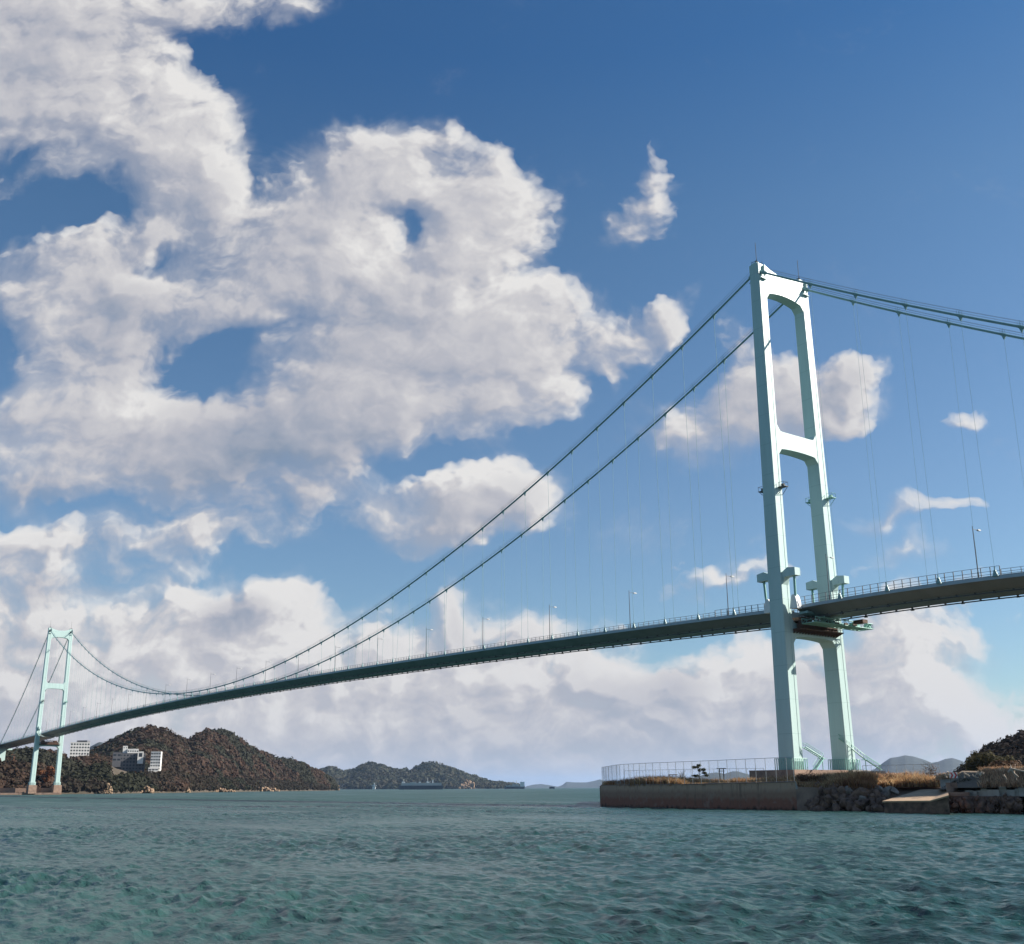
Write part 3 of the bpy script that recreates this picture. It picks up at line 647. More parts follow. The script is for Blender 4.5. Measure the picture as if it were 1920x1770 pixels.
# land surface
m = MB(); pxs = list(np.linspace(1127, 1915, 60)); rows = (.35, 6, 20, 45, 75)
fp = [[shore(px, b_+.3, 0) for b_ in rows] for px in pxs]
for k in range(1, 8): fp.append([fp[59][r]+fr_dir*28*k for r in range(5)])
vs = []
for i, col_ in enumerate(fp):
    for r, p in enumerate(col_):
        px = pxs[min(i, 59)]; z = 4.0 if px < 1495 else float(np.interp(px, [1495, 1560, 1660, 1770, 1800, 1915], [3.7, 3.4, 3.3, 3.5, 3.55, 3.6]))
        if r >= 2: z = 4.1+.25*fbm(p[0], p[1], 14)+(.0 if r < 4 else -.2)
        if 1600 < px < 1784: z = (-1., -.6, 3.25, z, z)[r]
        vs.append((p[0], p[1], z))
n = 5; fs = [(i*n+j, i*n+j+1, (i+1)*n+j+1, (i+1)*n+j) for i in range(len(fp)-1) for j in range(n-1)]
m.add(vs, fs)
o = m.build('ground', landm); tag(o, kind='structure')
bb = MB(); L = len(fp)      # back and end banks of the land
for i in range(L-1): bb.add([vs[i*n+4], vs[(i+1)*n+4], (*vs[(i+1)*n+4][:2], -1.5), (*vs[i*n+4][:2], -1.5)], [(0, 1, 2, 3)])
for j in range(n-1): bb.add([vs[j], vs[j+1], (*vs[j+1][:2], -1.5), (*vs[j][:2], -1.5)], [(0, 1, 2, 3)])
tag(bb.build('bank', dconc), kind='structure')
# quay wall of stained concrete --------------------------------------------
qm = bpy.data.materials.new('stained_quay_concrete'); qm.use_nodes = True; t = qm.node_tree; q = NG(t); b = t.nodes['Principled BSDF']; b.inputs['Roughness'].default_value = .9
geo = q.n('ShaderNodeNewGeometry'); sp = q.n('ShaderNodeSeparateXYZ'); q.l(geo.outputs['Position'], sp.inputs[0])
n1 = q.noise(q.v('MULTIPLY', geo.outputs['Position'], (1.2, 1.2, .12)), 1.0, 6, .65); n2 = q.noise(geo.outputs['Position'], .7, 5, .6)
zz = q.m('MULTIPLY_ADD', q.m('SUBTRACT', n1.outputs[0], .5), 2.4, sp.outputs[2])
c1 = q.mix(q.mr(zz, 1.5, 2.1), (.24, .10, .062), (.28, .165, .11)); c1 = q.mix(q.mr(zz, 2.7, 3.5), c1, (.42, .28, .19))
c1 = q.mix(q.mr(n1.outputs[0], .52, .75, 0, .8), c1, (.11, .062, .042)); c1 = q.mix(q.mr(n2.outputs[0], .55, .75, 0, .5), c1, (.34, .27, .22))
c1 = q.mix(q.mr(zz, -.2, .5), (.016, .013, .011), c1)
q.l(c1, b.inputs['Base Color']); bp = q.n('ShaderNodeBump'); bp.inputs['Distance'].default_value = .06; q.l(n1.outputs[0], bp.inputs['Height']); q.l(bp.outputs[0], b.inputs['Normal'])
wall = tag(empty('quay_wall', front[0]*[1, 1, 0]), 'long stained concrete quay wall with a rust brown waterline below the wire fence', 'quay wall')
def wall_seg(pxa, pxb, topf, name, mm, back=1.6, batter=.35, parent=None, n=30, rough=.0):
    m = MB(); P = np.linspace(pxa, pxb, n); zr = (-1.2, .0, 1.2, 2.4, 1.0)
    rows_ = 8
    grid = []
    for px in P:
        tp = topf(px); col_ = []
        for r in range(rows_):
            z = -1.2+(tp+1.2)*r/(rows_-1); o_ = shore(px, batter*max(0, z/4.)-.02, z)
            if rough and r < rows_-1: o_[:2] -= (o_[:2]-CAM[:2])/np.linalg.norm(o_[:2]-CAM[:2])*rough*rng.random()
            col_.append(o_)
        col_.append(shore(px, back, tp)); grid.append(col_)
    k = rows_+1; m.v = [tuple(p) for c_ in grid for p in c_]
    m.f = [(i*k+j, (i+1)*k+j, (i+1)*k+j+1, i*k+j+1) for i in range(n-1) for j in range(k-1)]; m.mi = [0]*len(m.f)
    return m.build(name, mm, parent, fix=False)
def world_keep(o, parent):       # parts are built in world space; keep them there under a shifted parent
    o.parent = parent; o.matrix_parent_inverse = Matrix.Translation(-Vector(parent.location)); return o
w1_ = world_keep(wall_seg(1125.5, 1495, lambda p: ltop(p)+.12, 'wall_face', qm), wall)
# the end return of the wall
m = MB(); p0 = shore(1125.5, 0, 0); 
for k in range(6):
    a, c = shore(1125.5+k*2.4, k*6, 0), shore(1125.5+(k+1)*2.4, (k+1)*6, 0)
    m.add([(*a[:2], -1.2), (*c[:2], -1.2), (*c[:2], 4.17), (*a[:2], 4.17)], [(0, 1, 2, 3)])
world_keep(m.build('wall_return', qm), wall)
m = MB()                                       # coping
P = np.linspace(1128, 1495, 40)
for a, c in zip(P[:-1], P[1:]):
    A1, A2, B1, B2 = shore(a, .25, 0), shore(a, 1.1, 0), shore(c, .25, 0), shore(c, 1.1, 0); za, zb2 = ltop(a)+.123, ltop(c)+.123
    m.hexa([(*A1[:2], za), (*B1[:2], zb2), (*B2[:2], zb2), (*A2[:2], za), (*A1[:2], za+.16), (*B1[:2], zb2+.16), (*B2[:2], zb2+.16), (*A2[:2], za+.16)])
world_keep(m.build('coping', dconc), wall)
m = MB(); a, c = shore(1495, .2, 0), shore(1499.5, .2, 0); a2, c2 = shore(1495, 2.0, 0), shore(1503, 2.0, 0)
m.hexa([(*a[:2], 3.4), (*c[:2], 3.4), (*c2[:2], 3.4), (*a2[:2], 3.4), (*a[:2], 4.7), (*(a[:2]*.8+c[:2]*.2), 4.7), (*(a2[:2]*.8+c2[:2]*.2), 4.7), (*a2[:2], 4.7)])
world_keep(m.build('end_block', conc), wall)
w = tag(wall_seg(1495.3, 1566, lambda p: 3.78-.25*(p-1495)/100, 'low_sea_wall', dconc, 2.0), 'low grey sea wall with a pale top just right of the fence end', 'sea wall')
# wire fences ----------------------------------------------------------------
wirem = bpy.data.materials.new('fence_wire'); wirem.use_nodes = True; wirem.node_tree.nodes['Principled BSDF'].inputs['Base Color'].default_value = (.30, .30, .29, 1)
def fence(name, pts, h, label, post_r=.045, wire_step=.42, mid=True):
    pts = [np.array(p) for p in pts]; r = tag(empty(name, pts[0]), label, 'fence', 'wire fences on the quay')
    for p in pts:
        m = MB(); m.tube([p-[0, 0, .3], p+[0, 0, h]], post_r, 6); world_keep(m.build('post', wirem if False else greym, None), r)
    m = MB(); m.tube([p+[0, 0, h] for p in pts], .035, 4, False)
    if mid: m.tube([p+[0, 0, .15] for p in pts], .03, 4, False)
    world_keep(m.build('rail', greym), r)
    m = MB()
    for a, c in zip(pts[:-1], pts[1:]):       # chain-link: crossing diagonal wires
        L_ = np.linalg.norm((c-a)[:2]); k = max(2, int(L_/wire_step)); nn = int(h/ (L_/k))
        for i in range(-nn, k):
            for sgn in (1, -1):
                i0, i1 = i, i+nn; t0, z0, t1, z1 = i0/k, 0., i1/k, h
                if t0 < 0: z0 = h*(-i0)/nn; t0 = 0
                if t1 > 1: z1 = h*(k-i0)/nn; t1 = 1
                if z1-z0 < .05: continue
                A_, B_ = (t0, z0), (t1, z1)
                if sgn < 0: A_, B_ = (1-t0, z0), (1-t1, z1)
                pa = a+(c-a)*A_[0]+[0, 0, A_[1]]; pb = a+(c-a)*B_[0]+[0, 0, B_[1]]
                m.tube([pa, pb], .007, 3, False)
    world_keep(m.build('wire_mesh', wirem, fix=False), r)
    return r
ft = [1130.5, 1134, 1138, 1143, 1149.5, 1158.6, 1164.5, 1172.6, 1181.6, 1191, 1201.7, 1213.8, 1226.9, 1241, 1255.8, 1270.6, 1286, 1301.7, 1317.7, 1334, 1351, 1368, 1385.2, 1403.4, 1421.8, 1440.8, 1459.9, 1480.6, 1493.5]
fpts = []
for x in ft:
    bk = .7+max(0, (1165-x)/35)**1.3*22
    fpts.append(shore(x, bk, ltop(x)+.14))
fence('wire_fence', fpts, 4.15, 'tall see-through wire fence along the edge of the quay, nearest the water', wire_step=.5)
bk = [shore(x, 62+(.02*(x-1180)), 4.0) for x in (1172, 1184, 1196, 1208, 1220, 1232, 1245, 1258, 1271, 1285, 1299, 1313, 1327, 1342, 1357, 1373, 1389, 1405, 1421, 1437)]
fence('wire_fence', bk, 4.0, 'wire fence on the far side of the quay, seen through the front fence', wire_step=.9)
bk = [shore(x, 60, 4.0) for x in np.arange(1625, 1775, 16.1)]
fence('wire_fence', bk, 4.1, 'wire fence behind the brown grass to the right of the tower', wire_step=.9)
# dry grass and brush: blades in clumps -----------------------------------------
def blades(name, roots, hs, cols, m, nb=9, spread=.35, wide=.05, lean=.35, kind='stuff'):
    N = len(roots); base = np.repeat(roots, nb, 0)+np.c_[rng.normal(0, spread, (N*nb, 2)), np.zeros(N*nb)]
    h = np.repeat(hs, nb)*rng.uniform(.45, 1.1, N*nb); a = rng.uniform(0, 6.28, N*nb); l = rng.normal(0, lean, (N*nb, 2))*h[:, None]
    w = wide*rng.uniform(.6, 1.6, N*nb); dx = np.c_[np.cos(a)*w, np.sin(a)*w, np.zeros(N*nb)]
    mid_ = base+np.c_[l*.35, h*.6]; top = base+np.c_[l, h]
    v = np.stack([base-dx, base+dx, mid_+dx*.7, top, mid_-dx*.7], 1).reshape(-1, 3)
    k = np.arange(N*nb)[:, None]*5; f = np.concatenate([k+[0, 1, 2, 4], k+[4, 2, 3, 3]], 0)
    f4 = k+[0, 1, 2, 4]; c = np.repeat(np.repeat(cols, nb, 0)*rng.uniform(.7, 1.3, (N*nb, 1)), 5, 0); c = np.c_[c, np.ones(len(c))]
    # quads + tips as a second quad fan
    f5 = k+[4, 2, 3, 3]; o = None
    me_f = np.concatenate([f4, np.c_[k+4, k+2, k+3, k+3]], 0)
    tri = np.concatenate([k+[0, 1, 2], k+[0, 2, 4], k+[4, 2, 3]], 0)
    return npmesh(name, v, tri, m, col=c)
grassm = mat('dry_grass', (.3, .2, .1), .9, attr='tint', trans=.5)
def pal(n, cols, p): return np.array(cols)[rng.choice(len(cols), n, p=p)]
straw = [(.58, .38, .19), (.46, .26, .12), (.32, .16, .085), (.66, .50, .29), (.18, .12, .06)]
def scatter_px(n, x0, x1, b0, b1):
    X = rng.uniform(x0, x1, n); B = b0+(b1-b0)*rng.random(n)**1.6; return X, B
rt, hs, cl = [], [], []
X, B = scatter_px(7000, 1136, 1770, 1.3, 34)
for x, b_ in zip(X, B):
    p = shore(x, b_+ (max(0, (1165-x)/35)**1.3*22 if x < 1165 else 0), 4.0 if x < 1495 else 3.45+min(.55, b_*.04))
    if abs(p[1]+legc(ZB)) < 4 and abs(p[0]) < 8: continue
    dens_ = .5+1.6*float(fbm(p[0], p[1], 9., 3))
    h = float(np.interp(x, [1130, 1200, 1300, 1400, 1460, 1500, 1560, 1620, 1680, 1760], [1.2, 1.6, 1.5, 1.6, 1.9, 1.9, 1.7, 1.8, 2.1, 2.0]))*(.35+.8*max(.1, dens_))
    if 1640 < x < 1785 and b_ < 22: p = shore(x, b_+18, 3.7)
    rt.append(p); hs.append(h)
rt = np.array(rt); hs = np.array(hs)
cl = pal(len(rt), straw, [.3, .27, .2, .1, .13])
mixn = (fbm(rt[:, 0], rt[:, 1], 12., 3) > .12); cl[mixn] = cl[mixn]*[.72, .56, .50]
tag(blades('dry_grass', rt, hs, cl, grassm, nb=12, wide=.055), kind='stuff')
# grass on the far right behind the masonry
X, B = scatter_px(3200, 1770, 1990, 4, 36); B = np.where(X < 1852, np.maximum(B, 13.5+5*rng.random(len(B))), B); rt = np.array([shore(min(x, 1915), b_, float(np.interp(b_, [3, 9, 13, 26, 40], [3.3, 4.5, 5.6, 6.1, 5.5]))-.9*(x < 1852))+fr_dir*max(0, x-1915)*.16 for x, b_ in zip(X, B)])
cl = pal(len(rt), [(.60, .38, .22), (.44, .24, .14), (.66, .48, .32), (.20, .13, .08)], [.35, .3, .15, .2])
m = MB(); gp = []          # the mound they grow on
for i in range(24):
    x = 1765+i*9.6
    for j, (b_, z) in enumerate(((3.3, 3.4), (9, 4.6), (13, 5.5), (26, 6.2), (40, 5.6), (70, 3.8))):
        p = shore(min(x, 1915), b_, z)+fr_dir*max(0, x-1915)*.3; k = np.clip((x-1765)/45, 0, 1); p[2] = 3.3+(p[2]-3.3)*k+.2*float(fbm(p[0], p[1], 6.)); gp.append(tuple(p))
m.add(gp, [(i*6+j, (i+1)*6+j, (i+1)*6+j+1, i*6+j+1) for i in range(23) for j in range(5)])
tag(m.build('ground', landm, smooth=True), kind='structure')
tag(blades('dry_grass', rt, rng.uniform(.35, 1.1, len(rt)), cl, grassm, nb=11, wide=.05), kind='stuff')
# shrubs --------------------------------------------------------------------
leafm = mat('leaf', (.1, .1, .05), .9, attr='tint', spec=.2)
barkm = mat('bark', (.10, .075, .06), .9, scale=3)
def crown_shards(c, rad, n, size, col, flat=1., hollow=.35, rnd=rng, var=(.6, 1.45)):
    c = np.array(c); d = rnd.normal(size=(n, 3)); d /= np.linalg.norm(d, axis=1)[:, None]
    r = (hollow+(1-hollow)*rnd.random(n)**.5)[:, None]; lump = 1+.28*np.sin(d[:, 0:1]*5+c[0])*np.cos(d[:, 1:2]*4+c[1])
    p = c+d*r*np.array(rad)*lump
    a = rnd.normal(size=(n, 3)); a -= .8*d*(a*d).sum(1, keepdims=True); a /= np.linalg.norm(a, axis=1)[:, None]; b = np.cross(a, d); b /= np.linalg.norm(b, axis=1)[:, None]+1e-9
    s = size*rnd.uniform(.5, 1.4, (n, 1)); v = np.stack([p-a*s-b*s*.4, p+a*s*.3-b*s, p+a*s+b*s*.5, p-a*s*.4+b*s], 1)
    cc = np.repeat(np.array(col)[None]*rnd.uniform(*var, (n, 1)), 4, 0)
    return v.reshape(-1, 3), np.c_[cc, np.ones(len(cc))]
def shard_obj(name, lst, parent=None, m=None):
    v = np.concatenate([a for a, _ in lst]); c = np.concatenate([b for _, b in lst]); f = np.arange(len(v)).reshape(-1, 4)
    o = npmesh(name, v, f, m or leafm, col=c)
    if parent is not None: world_keep(o, parent)
    return o
def shrub(name, px, back, z, w, h, col, label, n=260, cat='shrub', bare=False, group='shrubs on the quay'):
    p = shore(px, back, z); r = tag(empty(name, p), label, cat, group); m = MB()
    for k in range(14 if bare else 6):
        a = rng.uniform(0, 6.28); e = p+[math.cos(a)*w*.4*rng.random(), math.sin(a)*w*.4*rng.random(), h*rng.uniform(.6, 1)]
        mid_ = (p+e)/2+rng.normal(0, .15, 3); m.tube([p-[0, 0, .2], mid_, e], .035, 4, r2=.012)
        if bare:
            for q_ in range(5):
                b_ = mid_+(e-mid_)*rng.random(); m.tube([b_, b_+rng.normal(0, .35*w/2, 3)+[0, 0, .3]], .016, 3)
    world_keep(m.build('stem', barkm), r)
    L_ = []
    for k in range(5 if not bare else 3):
        c = p+[rng.normal(0, w*.22), rng.normal(0, w*.22), h*rng.uniform(.35, .72)]
        L_.append(crown_shards(c, (w*.36, w*.36, h*.33), n//(5 if not bare else 9), .10, col))
    shard_obj('foliage', L_, r); return r
shrub('shrub', 1393, 34, 4.0, 2.3, 2.1, (.035, .05, .022), 'dark green round shrub seen through the fence left of the tower')
shrub('shrub', 1402, 36, 4.0, 1.5, 1.4, (.05, .06, .03), 'small dark shrub touching the right side of the green shrub')
shrub('shrub', 1296, 33, 4.0, 1.3, 1.9, (.03, .045, .03), 'small dark shrub just left of the quay pine')
shrub('shrub', 1349, 34, 4.0, 1.1, 1.1, (.05, .045, .03), 'low dark shrub in the grass between pine and green shrub')
shrub('shrub', 1283, 32, 4.0, 2.6, 3.2, (.17, .14, .11), 'thin leafless shrub behind the brown bulldozer', bare=True)
shrub('shrub', 1752, 26, 3.8, 3.6, 3.9, (.13, .08, .06), 'tall bare reddish shrub left of the driftwood', n=500, bare=True)
shrub('shrub', 1512, 8, 3.8, 3.4, 2.3, (.16, .08, .045), 'rust brown thicket below the left tower leg', n=900)
shrub('shrub', 1534, 9, 3.8, 3.6, 2.2, (.15, .075, .04), 'rust brown thicket between the two tower legs', n=900)
shrub('shrub', 1551, 8, 3.6, 2.6, 1.9, (.20, .13, .085), 'tangled grey-brown thicket left of the pale pedestal', n=800, bare=True)
shrub('shrub', 1640, 24, 3.8, 4.0, 2.5, (.15, .075, .045), 'brown thicket right of the tower, behind the rubble', n=900)
shrub('shrub', 1690, 26, 3.8, 4.2, 2.7, (.19, .10, .06), 'broad reddish thicket above the boat ramp', n=900)
shrub('shrub', 1815, 10, 3.6, 3.2, 1.5, (.06, .05, .035), 'dark low scrub right of the chevron sign', n=800)
# trees ---------------------------------------------------------------------
def tree(name, p, h, pads, col, label, cat='tree', group=None, trunk_r=.12, size=.16, n=150, m=None):
    r = tag(empty(name, p), label, cat, group); tb = MB()
    lean = rng.normal(0, .04, 2)*h
    tb.tube([p-[0, 0, .3], p+[lean[0]*.4, lean[1]*.4, h*.35], p+[lean[0], lean[1], h*.7], p+[lean[0], lean[1], h*.92]], trunk_r, 6, r2=trunk_r*.35)
    L_ = []
    for dx, dy, dz, rx, rz in pads:
        c = p+[dx, dy, dz]; s0 = p+[lean[0]*.6, lean[1]*.6, min(dz*.8, h*.8)]
        tb.tube([s0, (s0+c)/2+[0, 0, .05*h], c], trunk_r*.35, 4, r2=trunk_r*.15)
        L_.append(crown_shards(c, (rx, rx, rz), n, size, col, hollow=.15))
    world_keep(tb.build('trunk', barkm), r); shard_obj('crown', L_, r, m); return r
hd = np.array([RT[0], RT[1]])     # sideways direction used to lay out irregular crowns
def side_pads(L_): return [(hd[0]*a, hd[1]*a, z, r, s) for a, z, r, s in L_]
tree('pine_tree', shore(1314, 34, 4.6), 3.9, side_pads([(-.7, 3.3, 1.0, .3), (.1, 3.7, .6, .28), (.95, 2.8, .7, .34), (1.2, 2.1, .6, .3), (-.8, 1.5, 1.0, .3), (1.6, 1.6, .5, .25), (.2, 2.7, .45, .3)]), (.035, .042, .025), 'small dark windswept pine with layered crown behind the fence', group='trees on the quay', size=.11, n=190)
for i, (px, bk_, h, w, lb) in enumerate(((1838, 95, 5.5, 4., 'bushy dark olive tree at the left foot of the right-hand hill'), (1856, 90, 7.0, 5., 'tall dark olive tree in front of the right-hand hill'), (1874, 88, 6.8, 5.2, 'broad dark olive tree right of the tall one below the hill'), (1893, 86, 5.4, 4.4, 'low olive tree below the hill near the right edge'), (1912, 84, 4.6, 4.5, 'reddish brown tree at the right edge of the view'))):
    p = shore(px, bk_, 4.6); col_ = (.06, .05, .025) if i < 4 else (.10, .055, .035)
    tree('bushy_tree', p, h, [(rng.normal(0, w*.3), rng.normal(0, w*.3), h*rng.uniform(.35, .8), w*.38, h*.22) for _ in range(9)], col_, lb, group='trees below the hill', trunk_r=.2, size=.24, n=170)
# rubble, ramp, masonry ---------------------------------------------------------
rockm = mat('dark_rock', (.25, .145, .09), .85, col2=(.05, .03, .024), scale=.9, bump=.12, bscale=2.5)
palerock = mat('pale_rock', (.34, .28, .22), .85, col2=(.15, .12, .10), scale=1.2, bump=.1, bscale=2.5)
def rock_mesh(seed, m, name='boulder'):
    g = np.random.default_rng(seed); bm = bmesh.new(); bmesh.ops.create_icosphere(bm, subdivisions=2, radius=1)
    cut = [(g.normal(size=3), g.uniform(.5, .85)) for _ in range(11)]
    for v in bm.verts:
        p = np.array(v.co)*(1+.06*g.normal())
        for nn, d in cut:
            nn = nn/np.linalg.norm(nn); k = p@nn
            if k > d: p = p-nn*(k-d)
        v.co = p
    me = bpy.data.meshes.new(name); bm.to_mesh(me); bm.free(); me.materials.append(m); return me
rocks = [rock_mesh(i, rockm) for i in range(7)]; prock = [rock_mesh(20+i, palerock) for i in range(3)]
def put_rock(me, p, s, name='boulder'):
    o = bpy.data.objects.new(name, me); C.objects.link(o); o.location = p; o.scale = (s*rng.uniform(.8, 1.3), s*rng.uniform(.8, 1.2), s*rng.uniform(.6, .95)); o.rotation_euler = rng.uniform(0, 6.28, 3); return o
for i in range(130):
    x = rng.uniform(1519, 1662); b_ = rng.uniform(-3.6, 4.2); top = float(np.interp(x, [1521, 1535, 1560, 1600, 1640, 1665], [1.6, 3.3, 3.9, 3.6, 3.0, 1.6]))
    z = max(-.2, min(1, (b_+3.6)/5.4)*top)*rng.uniform(.75, 1.05)
    tag(put_rock(rocks[i % 7], shore(x, b_, z), rng.uniform(.5, 1.3)), 'dark angular boulder in the rubble heap between the sea wall and the ramp', 'boulder', 'boulders of the rubble heap')
m = MB(); q_ = [shore(1515, 3.2, 0), shore(1668, 3.4, 0)]      # packed core of the heap
m.prism([(0, -1), (3.6, -1), (3.6, 3.0), (2.6, 2.9)], lambda a, z: (*(shore(1524, a, 0)[:2]), z), lambda a, z: (*(shore(1662, a, 0)[:2]), z-.5*(z > 0)))
tag(m.build('rubble_core', rockm), 'packed dark rubble under the boulder heap', 'rubble')
for px, b_, z, s, lb in ((1601, 1.5, 3.0, 1.25, 'large pale tilted slab-like boulder on the rubble heap'), (1612, 4, 3.3, 1.1, 'grey boulder above the heap, left of the pointed white one'), (1680, 6, 3.1, .9, 'pointed white boulder right of the heap, beside the ramp'), (1650, 7, 3.3, 1.0, 'pale boulder behind the rubble heap'), (1617, -.6, 1.9, .75, 'small tan boulder low on the heap near the ramp'), (1664, 5, 2.7, 1.3, 'grey boulder just left of the ramp')):
    tag(put_rock(prock[int(px) % 3], shore(px, b_, z), s), lb, 'boulder', 'pale boulders')
for i in range(95):
    x = 1779+136*rng.random()**.9; b_ = rng.uniform(-1.6, .6); z = rng.uniform(-.1, 1.0)+(b_+1.6)*.62
    tag(put_rock(rocks[i % 7], shore(x, b_, z), rng.uniform(.3, .75), 'stone'), 'dark rough stone at the foot of the masonry on the right', 'stone', 'stones at the foot of the right-hand masonry')
for i in range(26):
    x = rng.uniform(1560, 1779); tag(put_rock(rocks[i % 7], shore(x, rng.uniform(-.9, .3), rng.uniform(-.2, .3)), rng.uniform(.25, .6), 'stone'), 'small wet stone at the waterline below the heap and the ramp', 'stone', 'wet stones at the waterline')
rampm = mat('ramp_concrete', (.42, .29, .18), .9, col2=(.30, .20, .12), scale=.8, bump=.02)
A_, B_, C_, D_, E_ = [np.array(at_d(*p)) for p in ((1654, 1502, 172.5), (1744, 1501, 166.5), (1779, 1491, 165), (1776, 1479.4, 186), (1727, 1480.2, 188))]
m = MB(); top = [A_, B_, C_, D_, E_]; m.add([tuple(p) for p in top]+[(p[0], p[1], p[2]-.22) for p in top], [(0, 1, 2, 3, 4), (9, 8, 7, 6, 5)]+[(i, (i+1) % 5, 5+(i+1) % 5, 5+i) for i in range(5)])
rp = m.build('boat_ramp', rampm); tag(rp, 'tan sloping concrete boat ramp between the rubble and the stone wall', 'ramp')
m = MB(); ins = [np.array([p[0], p[1], 0]) for p in top]; cen = sum(ins)/5; ins = [cen+(p-cen)*.97 for p in ins]
m.add([(p[0], p[1], t_[2]-.224) for p, t_ in zip(ins, top)]+[(p[0], p[1], -1) for p in ins], [(0, 1, 2, 3, 4), (9, 8, 7, 6, 5)]+[(i, (i+1) % 5, 5+(i+1) % 5, 5+i) for i in range(5)])
m.build('ramp_base', rockm, rp)
sw = wall_seg(1779, 1915, lambda p: 2.35, 'stone_wall', rockm, 3.0, .6, n=70, rough=.5); tag(sw, 'rough dark stone revetment at the waterline on the right', 'stone wall')
m = MB(); P = np.linspace(1786, 1915, 24)
def capbox(m, a, c, b0, b1, z0, z1, ex=0.):
    e = fr_dir*ex; A1, A2, B1, B2 = shore(a, b0), shore(a, b1), shore(c, b0)+e, shore(c, b1)+e
    m.hexa([(*A1[:2], z0), (*B1[:2], z0), (*B2[:2], z0), (*A2[:2], z0), (*A1[:2], z1), (*B1[:2], z1), (*B2[:2], z1), (*A2[:2], z1)])
g_ = np.random.default_rng(5); x_ = 1814.
while x_ < 1914:                    # weathered blocks of uneven height and set-back
    e_ = min(1915., x_+g_.uniform(7, 17)); b0_ = .9+g_.uniform(-.15, .5); capbox(m, x_, e_-.25, b0_, 3.2, 2.353+g_.uniform(0, .02), 3.5+g_.uniform(-.25, .22)+(.0 if x_ > 1845 else -.2)); x_ = e_
capbox(m, 1915.2, 1915.3, .9, 3.2, 2.353, 3.6, 60)
tag(m.build('retaining_wall', conc), 'grey concrete retaining wall blocks capping the stone revetment', 'wall')
m = MB(); capbox(m, 1781, 1822, .2, 2.0, 2.36, 2.95); tag(m.build('concrete_block', dconc), 'long grey concrete block lying in front of the chevron sign', 'concrete block')
m = MB(); capbox(m, 1779, 1801, 2.4, 3.8, 2.36, 4.3); tag(m.build('concrete_block', dconc), 'upright dark concrete block directly below the chevron sign', 'concrete block')
m = MB(); capbox(m, 1769, 1838, 12.0, 12.6, 3.0, 4.7); capbox(m, 1768.5, 1838.5, 11.9, 12.7, 4.703, 4.82); tag(m.build('low_wall', conc), 'grey concrete wall with a pale coping behind the chevron sign', 'wall')
# chevron sign: red and white arrows pointing right
sg0 = shore(1795.5, 2.2, 4.0); sg = tag(empty('chevron_sign', sg0), 'red and white chevron sign with arrows pointing right, above the concrete block', 'sign')
ax = np.array([hd[0], hd[1], 0]); ax /= np.linalg.norm(ax); nb = np.array([ax[1], -ax[0], 0])
redm = mat('sign_red', (.55, .03, .03), .4, var=.05)
def plate(m, poly, off, th): m.prism(poly, lambda a, z: tuple(sg0+ax*a+nb*off+np.array([0, 0, z])), lambda a, z: tuple(sg0+ax*a+nb*(off+th)+np.array([0, 0, z])))
m = MB(); plate(m, [(-.6, .95), (.6, .95), (.6, 1.8), (-.6, 1.8)], 0, .03); world_keep(m.build('sign_board', whitem), sg)
for k in range(2):
    m = MB(); x0 = -.52+k*.58; plate(m, [(x0, .97), (x0+.26, .97), (x0+.5, 1.375), (x0+.26, 1.78), (x0, 1.78), (x0+.24, 1.375)], .034, .01); world_keep(m.build('arrow', redm), sg)
for a in (-.5, .5):
    m = MB(); m.tube([sg0+ax*a-nb*.05-[0, 0, .2], sg0+ax*a-nb*.05+[0, 0, 1.7]], .035, 5); world_keep(m.build('leg', darkst), sg)
# driftwood and pipes
woodm = mat('bleached_wood', (.55, .44, .33), .8, col2=(.32, .24, .18), scale=3)
def zp7(X, Y, d=176.): return at_d(1720+X/9.6, 1380+Y/9.6, d)
for i, (pts, r_, lb) in enumerate((([(480, 680), (505, 705), (530, 752)], .14, 'pale crooked driftwood log at the left end of the coping'), ([(530, 650), (565, 655), (545, 690)], .16, 'white forked driftwood stump behind the left log'), ([(835, 670), (890, 700), (945, 722)], .13, 'long slanting driftwood log right of the chevron sign'), ([(1062, 692), (1110, 640)], .13, 'short upright driftwood log leaning right'), ([(985, 700), (1040, 735), (1100, 752)], .11, 'thin driftwood log lying below the upright one'), ([(1120, 705), (1160, 665), (1200, 690)], .24, 'thick pale driftwood root right of the upright log'), ([(845, 745), (850, 700)], .10, 'small driftwood stick standing under the slanting log'), ([(1550, 700), (1580, 740), (1605, 790)], .14, 'white driftwood log alone on the brown slope'), ([(1640, 650), (1690, 590), (1800, 612), (1990, 652)], .16, 'long pale bent pipe on top of the slope at the right edge'), ([(1690, 600), (1745, 675), (1820, 745)], .13, 'pale branch-like pipe falling down the slope'), ([(1700, 640), (1760, 700), (1790, 800)], .09, 'thin pale branch under the bent pipe'))):
    m = MB(); P3 = [zp7(x, y, 174.5 if i < 7 else 171)+np.array([0, 0, rng.normal(0, .02)]) for x, y in pts]; m.tube(P3, r_*1.1, 7, r2=r_*.7)
    if len(P3) > 2: m.tube([P3[1], P3[1]+rng.normal(0, .4, 3)+[0, 0, .25]], r_*.5, 5, r2=r_*.2)
    tag(m.build('driftwood' if i < 8 else 'pipe' if i == 8 else 'branch', woodm), lb, 'driftwood' if i != 8 else 'pipe')
